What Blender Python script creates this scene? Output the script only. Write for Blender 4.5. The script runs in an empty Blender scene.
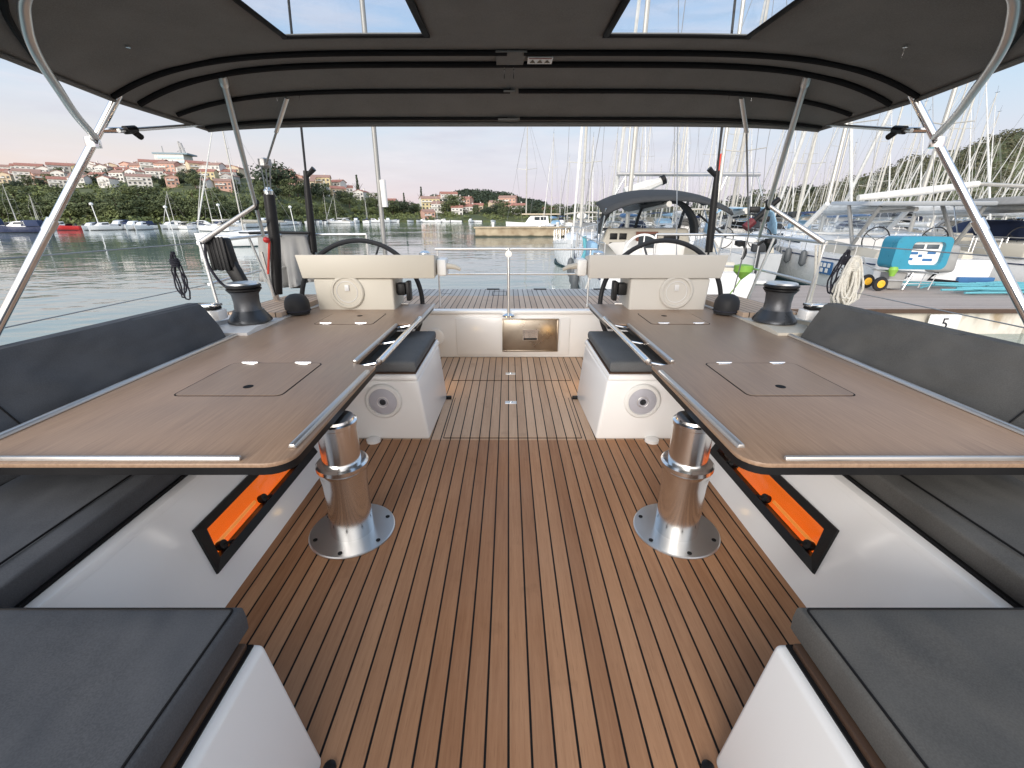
import bpy, bmesh, math, random
from mathutils import Vector, Matrix, noise
R = math.radians
random.seed(7)
scene = bpy.context.scene
COL = scene.collection
# ------------------------------------------------------------ camera frame (measured from the deck planking)
F, CX, CY, CAMZ, OX = 430.0, 508.5, 384.0, 1.5, -0.03
TH = math.atan(166/430.0); c_, s_ = math.cos(TH), math.sin(TH)
def far(px, Y, z):
    """a point at distance Y and height z in the direction of column px"""
    d = Y*c_-(z-CAMZ)*s_
    return Vector(((px-CX)/F*d+OX, Y, z))
def hgt(y, Y):
    """height of row y at distance Y"""
    v = (y-CY)/F
    return CAMZ + (-s_-v*c_)/(c_-v*s_)*Y
def aty(px, py, Y): return Vector((far(px, Y, hgt(py, Y))))
# ------------------------------------------------------------ materials
def nt(name):
    m = bpy.data.materials.new(name); m.use_nodes = True
    n = m.node_tree; n.nodes.clear()
    out = n.nodes.new('ShaderNodeOutputMaterial'); b = n.nodes.new('ShaderNodeBsdfPrincipled')
    n.links.new(b.outputs[0], out.inputs[0])
    return m, n, b
def N(n, t, **kw):
    x = n.nodes.new(t)
    for k, v in kw.items(): setattr(x, k, v)
    return x
def sock(n, node, name, val):
    if isinstance(val, bpy.types.NodeSocket): n.links.new(val, node.inputs[name])
    else: node.inputs[name].default_value = val
def mth(n, op, a, b=0.0, c=None):
    x = N(n, 'ShaderNodeMath', operation=op); sock(n, x, 0, a); sock(n, x, 1, b)
    if c is not None: sock(n, x, 2, c)
    return x.outputs[0]
def mixc(n, f, a, b, bt='MIX'):
    x = N(n, 'ShaderNodeMix', data_type='RGBA', blend_type=bt)
    sock(n, x, 0, f); 
    for i, v in ((6, a), (7, b)):
        if isinstance(v, bpy.types.NodeSocket): n.links.new(v, x.inputs[i])
        else: x.inputs[i].default_value = (*v[:3], 1)
    return x.outputs[2]
def coords(n, scale=(1, 1, 1), kind='Object'):
    tc = N(n, 'ShaderNodeTexCoord'); mp = N(n, 'ShaderNodeMapping'); mp.inputs['Scale'].default_value = scale
    n.links.new(tc.outputs[kind], mp.inputs[0]); return mp.outputs[0]
def nz(n, vec, scale, detail=3, rough=.5):
    x = N(n, 'ShaderNodeTexNoise'); n.links.new(vec, x.inputs['Vector'])
    x.inputs['Scale'].default_value = scale; x.inputs['Detail'].default_value = detail; x.inputs['Roughness'].default_value = rough
    return x.outputs[0]
def bump(n, b, h, st, dist):
    x = N(n, 'ShaderNodeBump'); x.inputs['Strength'].default_value = st; x.inputs['Distance'].default_value = dist
    n.links.new(h, x.inputs['Height']); n.links.new(x.outputs[0], b.inputs['Normal'])
def mr(n, v, a, b, lo, hi):
    x = N(n, 'ShaderNodeMapRange'); sock(n, x, 0, v); x.inputs[1].default_value = a; x.inputs[2].default_value = b
    x.inputs[3].default_value = lo; x.inputs[4].default_value = hi; return x.outputs[0]
def pbr(name, col, rough=.5, metal=0, var=.12, scale=4, bs=0, bd=.002, bscale=60, coat=0, rvar=.1, stretch=(1, 1, 1)):
    m, n, b = nt(name)
    if max(col) < .08 and not metal: b.inputs['Specular IOR Level'].default_value = .22
    v = coords(n, stretch); f = nz(n, v, scale, 4)
    lo = [x*(1-var) for x in col]; hi = [min(1, x*(1+var)) for x in col]
    n.links.new(mixc(n, mr(n, f, .3, .7, 0, 1), lo, hi), b.inputs['Base Color'])
    n.links.new(mr(n, f, .3, .7, max(0, rough-rvar), min(1, rough+rvar)), b.inputs['Roughness'])
    b.inputs['Metallic'].default_value = metal
    if coat: b.inputs['Coat Weight'].default_value = coat; b.inputs['Coat Roughness'].default_value = .08
    if bs: bump(n, b, nz(n, v, bscale, 2), bs, bd)
    return m
M = {}
M['gel'] = pbr('white gelcoat', (.86, .86, .85), .26, var=.015, rvar=.01, coat=.25, scale=1.5)
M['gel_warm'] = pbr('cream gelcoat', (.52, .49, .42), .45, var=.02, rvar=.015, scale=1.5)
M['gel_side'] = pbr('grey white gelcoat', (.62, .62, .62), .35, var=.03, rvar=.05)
M['chrome'] = pbr('polished steel', (.82, .82, .82), .12, 1, var=.04, rvar=.04)
M['steel'] = pbr('brushed steel', (.72, .72, .71), .36, 1, var=.03, rvar=.03, scale=6)
M['alu'] = pbr('satin aluminium', (.58, .56, .54), .38, .85, var=.04)
M['black'] = pbr('black plastic', (.012, .012, .013), .4)
M['rubber'] = pbr('dark rubber', (.022, .023, .026), .55, scale=10)
M['winch'] = pbr('anodised winch grey', (.045, .05, .058), .32, .5, scale=8)
M['pipe'] = pbr('black piping', (.006, .006, .007), .7)
M['orange'] = pbr('orange lacquer', (.75, .2, .03), .25)
M['white'] = pbr('white paint', (.78, .78, .76), .4, var=.04)
M['offwhite'] = pbr('weathered white', (.50, .49, .45), .5, var=.1)
M['mast'] = pbr('silver mast', (.44, .43, .40), .4, .3, var=.1)
M['dmast'] = pbr('dull mast', (.30, .30, .29), .45, .3, var=.1)
M['glass'] = pbr('dark window', (.03, .04, .05), .08, var=.2)
M['navy'] = pbr('navy canvas', (.02, .035, .09), .8, bs=.2)
M['blue'] = pbr('blue canvas', (.04, .14, .32), .8, bs=.2)
M['lblue'] = pbr('light blue canvas', (.25, .42, .58), .7, bs=.2)
M['teal'] = pbr('teal plastic', (.025, .24, .36), .35, var=.08)
M['greycan'] = pbr('grey canvas', (.30, .30, .295), .85, bs=.3)
M['charcan'] = pbr('charcoal canvas', (.045, .048, .052), .85, bs=.2)
M['beigecan'] = pbr('beige canvas', (.45, .42, .36), .85, bs=.2)
M['whitecan'] = pbr('white canvas', (.62, .62, .60), .85, bs=.2)
M['red'] = pbr('red paint', (.45, .02, .02), .4)
M['redcloth'] = pbr('red cloth', (.6, .06, .04), .8)
M['lime'] = pbr('lime rubber', (.24, .48, .07), .5)
M['yellow'] = pbr('yellow paint', (.75, .42, .03), .4)
M['wood'] = pbr('mahogany', (.16, .045, .02), .35, scale=12, stretch=(1, 1, 8))
M['rope'] = pbr('white rope', (.62, .60, .54), .9, scale=60, bs=.5, bscale=150)
M['drope'] = pbr('dark rope', (.03, .03, .04), .9, scale=60)
M['trope'] = pbr('teal rope', (.12, .38, .45), .9, scale=30)
M['wire'] = pbr('steel wire', (.35, .35, .35), .4, .6)
M['fender'] = pbr('grey fender', (.10, .11, .12), .5)
M['green_bottom'] = pbr('dark green antifouling', (.02, .05, .06), .6)
M['mwhite'] = pbr('white topsides', (.80, .81, .82), .25, var=.01)
M['mgrey'] = pbr('grey topsides', (.42, .44, .46), .35, var=.04)
M['mnavy'] = pbr('navy topsides', (.02, .03, .08), .25)
M['text'] = pbr('dark lettering', (.02, .02, .03), .5)

def fabric(name, col, wr=.0, wscale=3):
    m, n, b = nt(name)
    v = coords(n); f = nz(n, v, 5, 4); w = nz(n, v, 260, 2)
    c = mixc(n, mr(n, f, .3, .7, 0, 1), [x*.88 for x in col], [x*1.12 for x in col])
    c = mixc(n, mr(n, w, .35, .65, 0, .5), c, [x*1.45 for x in col])
    n.links.new(c, b.inputs['Base Color']); b.inputs['Roughness'].default_value = .85
    b.inputs['Specular IOR Level'].default_value = .15
    v2 = coords(n, (1, .5, 1)); big = nz(n, v2, wscale, 2)
    h = mth(n, 'ADD', mth(n, 'MULTIPLY', big, wr), mth(n, 'MULTIPLY', w, .00015))
    bump(n, b, h, 1, 1)
    return m
M['canopy'] = fabric('grey canopy fabric', (.172, .173, .168), .03, 3.5)
M['cushion'] = fabric('charcoal cushion fabric', (.076, .080, .088), .045, 4)
M['cushion_warm'] = fabric('warm charcoal cushion fabric', (.088, .087, .084), .045, 4)
M['cushion_grey'] = fabric('light charcoal cushion fabric', (.11, .115, .12), .02, 4)

def teak(name, lo, hi, p=.0704, off=0.03, caulk=.0042, axis='X', grey=0):
    m, n, b = nt(name)
    tc = N(n, 'ShaderNodeTexCoord'); sx = N(n, 'ShaderNodeSeparateXYZ'); n.links.new(tc.outputs['Object'], sx.inputs[0])
    u = mth(n, 'DIVIDE', mth(n, 'ADD', sx.outputs[axis], off), p)
    fl = mth(n, 'FLOOR', u); fr = mth(n, 'SUBTRACT', u, fl)
    d = mth(n, 'MULTIPLY', mth(n, 'SUBTRACT', .5, mth(n, 'ABSOLUTE', mth(n, 'SUBTRACT', fr, .5))), p)
    seam = mr(n, d, caulk*.75, caulk*1.1, 1, 0)
    wn = N(n, 'ShaderNodeTexWhiteNoise', noise_dimensions='1D'); n.links.new(fl, wn.inputs['W'])
    cb = N(n, 'ShaderNodeCombineXYZ')
    a, l = (sx.outputs['X'], sx.outputs['Y']) if axis == 'X' else (sx.outputs['Y'], sx.outputs['X'])
    n.links.new(mth(n, 'ADD', mth(n, 'MULTIPLY', a, 55), mth(n, 'MULTIPLY', wn.outputs[0], 90)), cb.inputs[0])
    n.links.new(mth(n, 'MULTIPLY', l, 2.2), cb.inputs[1])
    g = nz(n, cb.outputs[0], 1.6, 6, .6)
    cb2 = N(n, 'ShaderNodeCombineXYZ')
    n.links.new(mth(n, 'ADD', mth(n, 'MULTIPLY', a, 9), mth(n, 'MULTIPLY', wn.outputs[0], 50)), cb2.inputs[0]); n.links.new(l, cb2.inputs[1])
    g2 = nz(n, cb2.outputs[0], 1.3, 3)
    t = mth(n, 'ADD', mth(n, 'MULTIPLY', wn.outputs[0], .5), mth(n, 'ADD', mth(n, 'MULTIPLY', mr(n, g, .3, .7, 0, 1), .32), mth(n, 'MULTIPLY', mr(n, g2, .3, .7, 0, 1), .3)))
    wd = mixc(n, t, lo, hi)
    wd = mixc(n, mr(n, nz(n, cb.outputs[0], 7, 2), .58, .72, 0, .3), wd, [x*.45 for x in lo])
    big = nz(n, tc.outputs['Object'], .9, 4); wd = mixc(n, mr(n, big, .42, .68, 0, .22), wd, [x*.55+y*.35+.02 for x, y in zip(hi, (.3, .3, .3))])
    st = nz(n, tc.outputs['Object'], 5.5, 5); wd = mixc(n, mr(n, st, .62, .72, 0, .22), wd, [x*.5 for x in lo])
    n.links.new(mixc(n, seam, wd, (.006, .005, .005)), b.inputs['Base Color'])
    b.inputs['Roughness'].default_value = .62; b.inputs['Specular IOR Level'].default_value = .25
    bump(n, b, mth(n, 'SUBTRACT', mth(n, 'MULTIPLY', g, .25), seam), .35, .0015)
    return m
M['teak'] = teak('teak planking', (.25, .112, .052), (.50, .275, .15))
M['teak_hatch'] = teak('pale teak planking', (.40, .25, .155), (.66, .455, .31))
M['teak_deck'] = teak('sun bleached teak', (.40, .28, .20), (.58, .44, .33), .066)
M['teak_grey'] = teak('grey weathered teak', (.30, .29, .28), (.46, .45, .43), .066)
M['dock'] = teak('grey pontoon boards', (.34, .28, .24), (.52, .44, .39), .14, 0, .005, 'Y')
def veneer(name, lo, hi, rough=.32):
    m, n, b = nt(name)
    v = coords(n, (38, 1.1, 20)); g = nz(n, v, 3.0, 8, .7); v2 = coords(n, (5, .5, 3)); g2 = nz(n, v2, 1.5, 3)
    t = mth(n, 'ADD', mth(n, 'MULTIPLY', mr(n, g, .3, .7, 0, 1), .65), mth(n, 'MULTIPLY', g2, .35))
    n.links.new(mixc(n, t, lo, hi), b.inputs['Base Color'])
    n.links.new(mr(n, g, .3, .7, rough, rough+.12), b.inputs['Roughness'])
    bump(n, b, g, .12, .0006)
    return m
M['veneer'] = veneer('walnut table veneer', (.215, .135, .088), (.43, .295, .20))
M['edge_wood'] = veneer('walnut edging', (.05, .028, .018), (.10, .06, .04))

def emit(name, col, st):
    m, n, b = nt(name); b.inputs['Base Color'].default_value = (*col, 1)
    v = coords(n); f = nz(n, v, 3, 2)
    n.links.new(mixc(n, f, [x*.8 for x in col], col), b.inputs['Emission Color']); b.inputs['Emission Strength'].default_value = st
    b.inputs['Roughness'].default_value = .5
    return m
M['glow'] = emit('orange lit cabin', (.80, .26, .03), .36)
M['glow2'] = emit('bright orange lit shelf', (.90, .38, .08), .55)
M['courtesy'] = emit('warm courtesy lamp', (1.0, .62, .25), 6)
def clearpane(name, tint, gl=.12):
    m = bpy.data.materials.new(name); m.use_nodes = True; n = m.node_tree; n.nodes.clear()
    out = N(n, 'ShaderNodeOutputMaterial'); t = N(n, 'ShaderNodeBsdfTransparent'); g = N(n, 'ShaderNodeBsdfGlossy'); mx = N(n, 'ShaderNodeMixShader')
    t.inputs[0].default_value = (*tint, 1); g.inputs['Roughness'].default_value = .05
    v = coords(n); f = nz(n, v, 3, 2); n.links.new(mr(n, f, 0, 1, gl*.7, gl*1.3), mx.inputs[0])
    n.links.new(t.outputs[0], mx.inputs[1]); n.links.new(g.outputs[0], mx.inputs[2]); n.links.new(mx.outputs[0], out.inputs[0])
    return m
M['vinyl'] = clearpane('clear vinyl', (.93, .95, .97), .05)
M['tint'] = clearpane('smoked pane', (.85, .8, .76), .03)
M['satin'] = pbr('satin steel', (.84, .84, .83), .19, 1, var=.02, rvar=.02)
M['hatch_steel'] = pbr('dull brushed steel', (.42, .37, .31), .3, 1, var=.12, rvar=.06, scale=5)
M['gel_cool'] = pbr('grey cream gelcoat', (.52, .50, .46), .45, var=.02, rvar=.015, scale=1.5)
M['hoodpane'] = clearpane('sprayhood pane', (.85, .88, .9), .25)

# ------------------------------------------------------------ mesh helpers
def bm_new(): return bmesh.new()
def box(bm, x0, x1, y0, y1, z0, z1, bev=0, seg=2):
    vs = [bm.verts.new((x, y, z)) for z in (z0, z1) for x, y in ((x0, y0), (x1, y0), (x1, y1), (x0, y1))]
    fs = [bm.faces.new([vs[i] for i in q]) for q in ((3, 2, 1, 0), (4, 5, 6, 7), (0, 1, 5, 4), (1, 2, 6, 5), (2, 3, 7, 6), (3, 0, 4, 7))]
    if bev:
        es = list({e for f in fs for e in f.edges})
        bmesh.ops.bevel(bm, geom=es, offset=bev, segments=seg, affect='EDGES', profile=.5)
def hexa(bm, p, bev=0, seg=2):
    """8 points: bottom ring then top ring"""
    vs = [bm.verts.new(q) for q in p]
    fs = [bm.faces.new([vs[i] for i in q]) for q in ((3, 2, 1, 0), (4, 5, 6, 7), (0, 1, 5, 4), (1, 2, 6, 5), (2, 3, 7, 6), (3, 0, 4, 7))]
    bmesh.ops.recalc_face_normals(bm, faces=fs)
    if bev:
        es = list({e for f in fs for e in f.edges}); bmesh.ops.bevel(bm, geom=es, offset=bev, segments=seg, affect='EDGES', profile=.5)
def prism(bm, pts, z0, z1, bev=0, seg=2, ax=2, tops=True):
    """polygon pts (2D) extruded along axis ax"""
    def mk(p, h): 
        a = [p[0], p[1]]; a.insert(ax, h); return a
    lo = [bm.verts.new(mk(p, z0)) for p in pts]; hi = [bm.verts.new(mk(p, z1)) for p in pts]
    n = len(pts); fs = [bm.faces.new(lo[::-1]), bm.faces.new(hi)]
    for i in range(n): fs.append(bm.faces.new((lo[i], lo[(i+1) % n], hi[(i+1) % n], hi[i])))
    bmesh.ops.recalc_face_normals(bm, faces=fs)
    if bev:
        es = list(fs[1].edges) + list(fs[0].edges)
        bmesh.ops.bevel(bm, geom=es, offset=bev, segments=seg, affect='EDGES', profile=.5)
def smooth(pts, k=8):
    P = [Vector(p) for p in pts]; out = []
    for i in range(len(P)-1):
        p0 = P[max(i-1, 0)]; p1 = P[i]; p2 = P[i+1]; p3 = P[min(i+2, len(P)-1)]
        for j in range(k):
            t = j/k
            out.append(.5*((2*p1)+(p2-p0)*t+(2*p0-5*p1+4*p2-p3)*t*t+(3*p1-p0-3*p2+p3)*t**3))
    out.append(P[-1]); return out
def tube(bm, pts, r, seg=10, caps=True, flat=1.0, up=None):
    P = [Vector(p) for p in pts]; rs = r if isinstance(r, (list, tuple)) else [r]*len(P)
    d0 = (P[1]-P[0]).normalized(); a = Vector((0, 0, 1)) if abs(d0.z) < .9 else Vector((1, 0, 0))
    if up: a = Vector(up)
    u = d0.cross(a).normalized(); rings = []
    for i, p in enumerate(P):
        d = (P[min(i+1, len(P)-1)]-P[max(i-1, 0)]).normalized()
        u = (u-d*u.dot(d)).normalized(); w = d.cross(u)
        rings.append([bm.verts.new(p+(u*math.cos(2*math.pi*k/seg)+w*flat*math.sin(2*math.pi*k/seg))*rs[i]) for k in range(seg)])
    for i in range(len(P)-1):
        for k in range(seg): bm.faces.new((rings[i][k], rings[i][(k+1) % seg], rings[i+1][(k+1) % seg], rings[i+1][k]))
    if caps: bm.faces.new(rings[0][::-1]); bm.faces.new(rings[-1])
def lathe(bm, prof, o=(0, 0, 0), seg=24, axis='Z'):
    o = Vector(o); rings = []
    def tr(x, y, z):
        if axis == 'Z': return o+Vector((x, y, z))
        if axis == 'Y': return o+Vector((x, z, y))
        return o+Vector((z, x, y))
    for r, h in prof:
        rings.append([bm.verts.new(tr(r*math.cos(2*math.pi*k/seg), r*math.sin(2*math.pi*k/seg), h)) for k in range(seg)] if r > 1e-5 else [bm.verts.new(tr(0, 0, h))])
    fs = []
    for a, b in zip(rings, rings[1:]):
        for k in range(seg):
            q = []
            q = [a[k % len(a)], a[(k+1) % seg] if len(a) > 1 else None, b[(k+1) % seg] if len(b) > 1 else b[0], b[k] if len(b) > 1 else None]
            q = [v for v in q if v is not None]
            if len(q) > 2: fs.append(bm.faces.new(q))
    if len(rings[0]) > 1: fs.append(bm.faces.new(rings[0][::-1]))
    if len(rings[-1]) > 1: fs.append(bm.faces.new(rings[-1]))
    bmesh.ops.recalc_face_normals(bm, faces=fs)
def torus(bm, o, R_, r, n=40, m=8, rot=None, arc=(0, 2*math.pi)):
    pts = []
    full = abs(arc[1]-arc[0]-2*math.pi) < 1e-4
    for i in range(n+1):
        a = arc[0]+(arc[1]-arc[0])*i/n
        p = Vector((R_*math.cos(a), 0, R_*math.sin(a)))
        if rot: p = rot @ p
        pts.append(Vector(o)+p)
    tube(bm, pts, r, m, caps=not full)
def sheet(bm, grid):
    """grid of points -> surface"""
    V = [[bm.verts.new(p) if p is not None else None for p in row] for row in grid]
    for i in range(len(V)-1):
        for j in range(len(V[0])-1):
            bm.faces.new((V[i][j], V[i][j+1], V[i+1][j+1], V[i+1][j]))
    return V
def obj(name, bm, mat, parent=None, loc=None, ang=35, flat=False):
    me = bpy.data.meshes.new(name); bm.to_mesh(me); bm.free()
    if not flat:
        for p in me.polygons: p.use_smooth = True
        me.set_sharp_from_angle(angle=R(ang))
    o = bpy.data.objects.new(name, me); COL.objects.link(o)
    me.materials.append(M[mat] if isinstance(mat, str) else mat)
    if parent is not None: o.parent = parent
    if loc: o.location = loc
    return o
def tag(o, label, cat, group=None, kind=None):
    if label: o['label'] = label
    if cat: o['category'] = cat
    if group: o['group'] = group
    if kind: o['kind'] = kind
    return o
def thing(name, label, cat, loc=(0, 0, 0), rz=0, group=None):
    o = bpy.data.objects.new(name, None); COL.objects.link(o); o.location = loc; o.rotation_euler = (0, 0, rz)
    o.empty_display_size = .1
    return tag(o, label, cat, group)
def part(name, mat, parent, fn, *a, ang=35, **k):
    bm = bm_new(); fn(bm, *a, **k); return obj(name, bm, mat, parent, ang=ang)
def dup(root, loc, rz, label, group=None, mats=None):
    r = root.copy(); COL.objects.link(r); r.location = loc; r.rotation_euler = (0, 0, rz); r['label'] = label
    if group: r['group'] = group
    for ch in KIDS[root.name]:
        c = ch[0].copy(); COL.objects.link(c); c.parent = r
        if mats and ch[0].name.split('.')[0] in mats:
            c.material_slots[0].link = 'OBJECT'; c.material_slots[0].material = M[mats[ch[0].name.split('.')[0]]]
        for g in ch[1]:
            d = g.copy(); COL.objects.link(d); d.parent = c
    return r
KIDS = {}
def remember(root):
    KIDS[root.name] = [(ch, [g for g in bpy.data.objects if g.parent == ch]) for ch in bpy.data.objects if ch.parent == root]
    return root
def text_part(name, body, size, mat, parent, mw, depth=.002):
    cu = bpy.data.curves.new(name, 'FONT'); cu.body = body; cu.size = size; cu.extrude = depth; cu.align_x = 'CENTER'; cu.align_y = 'CENTER'
    t = bpy.data.objects.new('tmp', cu); COL.objects.link(t)
    dg = bpy.context.evaluated_depsgraph_get(); me = bpy.data.meshes.new_from_object(t.evaluated_get(dg))
    bpy.data.objects.remove(t); me.transform(mw)
    o = bpy.data.objects.new(name, me); COL.objects.link(o); me.materials.clear(); me.materials.append(M[mat])
    if parent is not None: o.parent = parent
    return o
SIDE = {-1: 'left', 1: 'right'}
# ============================================================ OUR YACHT'S COCKPIT
# floor
f = part('cockpit_floor', 'teak', None, box, -1.24, 1.24, -.6, 2.756, -.05, 0); f['kind'] = 'structure'
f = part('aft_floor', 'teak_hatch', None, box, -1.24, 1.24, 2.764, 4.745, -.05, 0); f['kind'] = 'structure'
f = part('floor_bedding', 'pipe', None, box, -1.24, 1.24, 2.74, 2.78, -.08, -.008); f['kind'] = 'structure'
f = part('helm_floor', 'teak', None, lambda bm: [box(bm, s*1.62-.375, s*1.62+.375, 3.56, 4.745, -.05, -.004) for s in (-1, 1)]); f['kind'] = 'structure'
def hatch(y0, y1, hw, label, ly):
    t = thing('floor_hatch', label, 'hatch', group='flush hatches in the cockpit floor')
    part('gasket', 'pipe', t, box, -hw-.006, hw+.006, y0-.006, y1+.006, .0, .003)
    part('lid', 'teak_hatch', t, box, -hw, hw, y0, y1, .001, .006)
    l = part('latch', 'steel', t, box, -.05-.01, .05-.01, ly-.028, ly+.028, .004, .012, bev=.003)
    part('ring_pull', 'chrome', l, torus, (-.01, ly, .013), .016, .003, n=16, rot=Matrix.Rotation(R(90), 3, 'X'))
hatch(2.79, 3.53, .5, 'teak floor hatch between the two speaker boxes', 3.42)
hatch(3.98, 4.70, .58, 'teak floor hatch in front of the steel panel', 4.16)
def seatbase(s):
    # white bench front with a real opening for the window (profile polygon in x,z)
    t = thing('side_bench', 'white %s side bench base with a lit orange window' % SIDE[s], 'bench base', (0, 0, 0), group='white bench bases along the cockpit')
    def xs(z): return 1.2+.22/.42*z
    bm = bm_new()
    y0, y1 = 1.442, 2.36; za, zb = .108, .262
    def slab(ya, yb, z0, z1):
        hexa(bm, [(s*xs(z0), ya, z0), (s*xs(z0), yb, z0), (s*(xs(z0)+.06), yb, z0), (s*(xs(z0)+.06), ya, z0),
                  (s*xs(z1), ya, z1), (s*xs(z1), yb, z1), (s*(xs(z1)+.06), yb, z1), (s*(xs(z1)+.06), ya, z1)])
    zt = .40
    slab(.3, y0, 0, zt); slab(y1, 2.9, 0, zt); slab(y0, y1, 0, za); slab(y0, y1, zb, zt)
    bmesh.ops.remove_doubles(bm, verts=bm.verts, dist=.0005)
    obj('front_panel', bm, 'gel', t)
    # rounded nosing and top
    bm = bm_new(); x0 = xs(zt)
    prof = [(x0, zt+.0005), (x0+.006, .413), (x0+.016, .422), (x0+.03, .426), (2.1, .426), (2.1, .36), (x0+.06, .36), (x0+.06, zt+.0005)]
    prism(bm, [(s*a, b) for a, b in prof], .3, 3.0, ax=1); obj('seat_top', bm, 'gel', t, ang=25)
    # window
    w = part('window_frame', 'black', t, lambda bm: None)
    bm = bm_new()
    nrm = Vector((-s*.42, 0, .22)).normalized()
    def P(y, z, off=0): 
        v = Vector((s*xs(z), y, z)); return v+nrm*off
    O = [P(1.395, .105), P(2.40, .105), P(2.40, .285), P(1.45, .285)]; I = [P(1.455, .14), P(2.35, .14), P(2.35, .25), P(1.50, .25)]
    for k in range(4):
        a, b, cc, d = O[k], O[(k+1) % 4], I[(k+1) % 4], I[k]
        hexa(bm, [a-nrm*.004, b-nrm*.004, cc-nrm*.05, d-nrm*.05, a+nrm*.012, b+nrm*.012, cc+nrm*.006, d+nrm*.006])
    bm.to_mesh(w.data); bm.free(); w.data.materials.clear(); w.data.materials.append(M['black'])
    # the lit interior: back, roof and shelf of the opening
    bm = bm_new(); hexa(bm, [P(1.446, .05)-nrm*.19, P(2.355, .05)-nrm*.19, P(2.355, .05)-nrm*.2, P(1.446, .05)-nrm*.2, P(1.48, .30)-nrm*.19, P(2.355, .30)-nrm*.19, P(2.355, .30)-nrm*.2, P(1.48, .30)-nrm*.2])
    hexa(bm, [P(1.48, .262)-nrm*.062, P(2.355, .262)-nrm*.062, P(2.355, .262)-nrm*.189, P(1.48, .262)-nrm*.189, P(1.48, .27)-nrm*.062, P(2.355, .27)-nrm*.062, P(2.355, .27)-nrm*.189, P(1.48, .27)-nrm*.189])
    obj('lit_interior', bm, 'glow', w)
    bm = bm_new(); hexa(bm, [P(1.444, .112)-nrm*.034, P(2.357, .112)-nrm*.034, P(2.357, .06)-nrm*.189, P(1.444, .06)-nrm*.189, P(1.444, .118)-nrm*.034, P(2.357, .118)-nrm*.034, P(2.357, .07)-nrm*.189, P(1.444, .07)-nrm*.189])
    tube(bm, [P(1.5, .16)-nrm*.07, P(1.86, .16)-nrm*.07], .009, 8)
    obj('lit_shelf', bm, 'glow2', w)
    bm = bm_new(); hexa(bm, [I[0]-nrm*.03, I[1]-nrm*.03, I[2]-nrm*.03, I[3]-nrm*.03, I[0]-nrm*.026, I[1]-nrm*.026, I[2]-nrm*.026, I[3]-nrm*.026]); obj('window_pane', bm, 'tint', w)
    for y in (1.52, 1.86, 2.2):
        bm = bm_new(); c0 = P(y, .158)-nrm*.02
        u = Vector((0, 1, 0)); w2 = nrm.cross(u)
        ring = [c0+nrm*.012+(u*math.cos(a)+w2*math.sin(a))*.02 for a in [2*math.pi*k/14 for k in range(14)]]
        tube(bm, [c0-nrm*.015, c0+nrm*.014], .021, 14)
        tube(bm, [c0+nrm*.01, c0+nrm*.012+u*.05+w2*(.025*s)], .007, 8)
        obj('latch', bm, 'black', w)
    return t
for s in (-1, 1): seatbase(s)

def cushion(bm, x0, x1, y0, y1, z0, z1, crown=.012, bev=.022, seed=0, nx=14, ny=18):
    """soft box: gently crowned top, rounded edges, slight ripples"""
    rings = []
    X = lambda i: x0+(x1-x0)*i/nx
    Y = lambda j: y0+(y1-y0)*j/ny
    def top(i, j):
        u, v = i/nx*2-1, j/ny*2-1
        e = max(abs(u), abs(v))
        cz = crown*(1-u*u)*(1-v*v)
        return (X(i), Y(j), z1-bev*.15+cz+.004*noise.noise((X(i)*5+seed, Y(j)*7, seed))*(1-e**6))
    inset = bev
    def ring(off, z): 
        pts = []
        for i in range(nx): pts.append((x0-off+(x1-x0+2*off)*i/nx, y0-off))
        for j in range(ny): pts.append((x1+off, y0-off+(y1-y0+2*off)*j/ny))
        for i in range(nx): pts.append((x1+off-(x1-x0+2*off)*i/nx, y1+off))
        for j in range(ny): pts.append((x0-off, y1+off-(y1-y0+2*off)*j/ny))
        return pts
    # top grid occupies inset rectangle
    bx0, bx1, by0, by1 = x0, x1, y0, y1
    x0 += bev; x1 -= bev; y0 += bev; y1 -= bev
    G = [[bm.verts.new(top(i, j)) for j in range(ny+1)] for i in range(nx+1)]
    for i in range(nx):
        for j in range(ny): bm.faces.new((G[i][j], G[i+1][j], G[i+1][j+1], G[i][j+1]))
    edge = [G[i][0] for i in range(nx)]+[G[nx][j] for j in range(ny)]+[G[nx-i][ny] for i in range(nx)]+[G[0][ny-j] for j in range(ny)]
    prev = edge; n = len(edge)
    lev = [(bev*.5, z1-bev*.30), (bev*.85, z1-bev*.65), (bev, z1-bev*1.1), (bev*1.12, (z0+z1)/2), (bev, z0+bev*.8), (bev*.6, z0+.002), (bev*.3, z0)]
    for off, z in lev:
        cur = [bm.verts.new((p[0], p[1], z)) for p in ring(off, z)]
        for k in range(n): bm.faces.new((prev[k], cur[k], cur[(k+1) % n], prev[(k+1) % n]))
        prev = cur
    bm.faces.new(prev)
    bmesh.ops.recalc_face_normals(bm, faces=bm.faces)
def rect_pipe(bm, x0, x1, y0, y1, z, r=.004, rad=.02):
    pts = []
    for cx, cy, a0 in ((x1-rad, y1-rad, 0), (x0+rad, y1-rad, 90), (x0+rad, y0+rad, 180), (x1-rad, y0+rad, 270)):
        for k in range(5):
            a = R(a0+k*22.5); pts.append((cx+rad*math.cos(a), cy+rad*math.sin(a), z))
    pts.append(pts[0]); tube(bm, pts, r, 6, caps=False)
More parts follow.
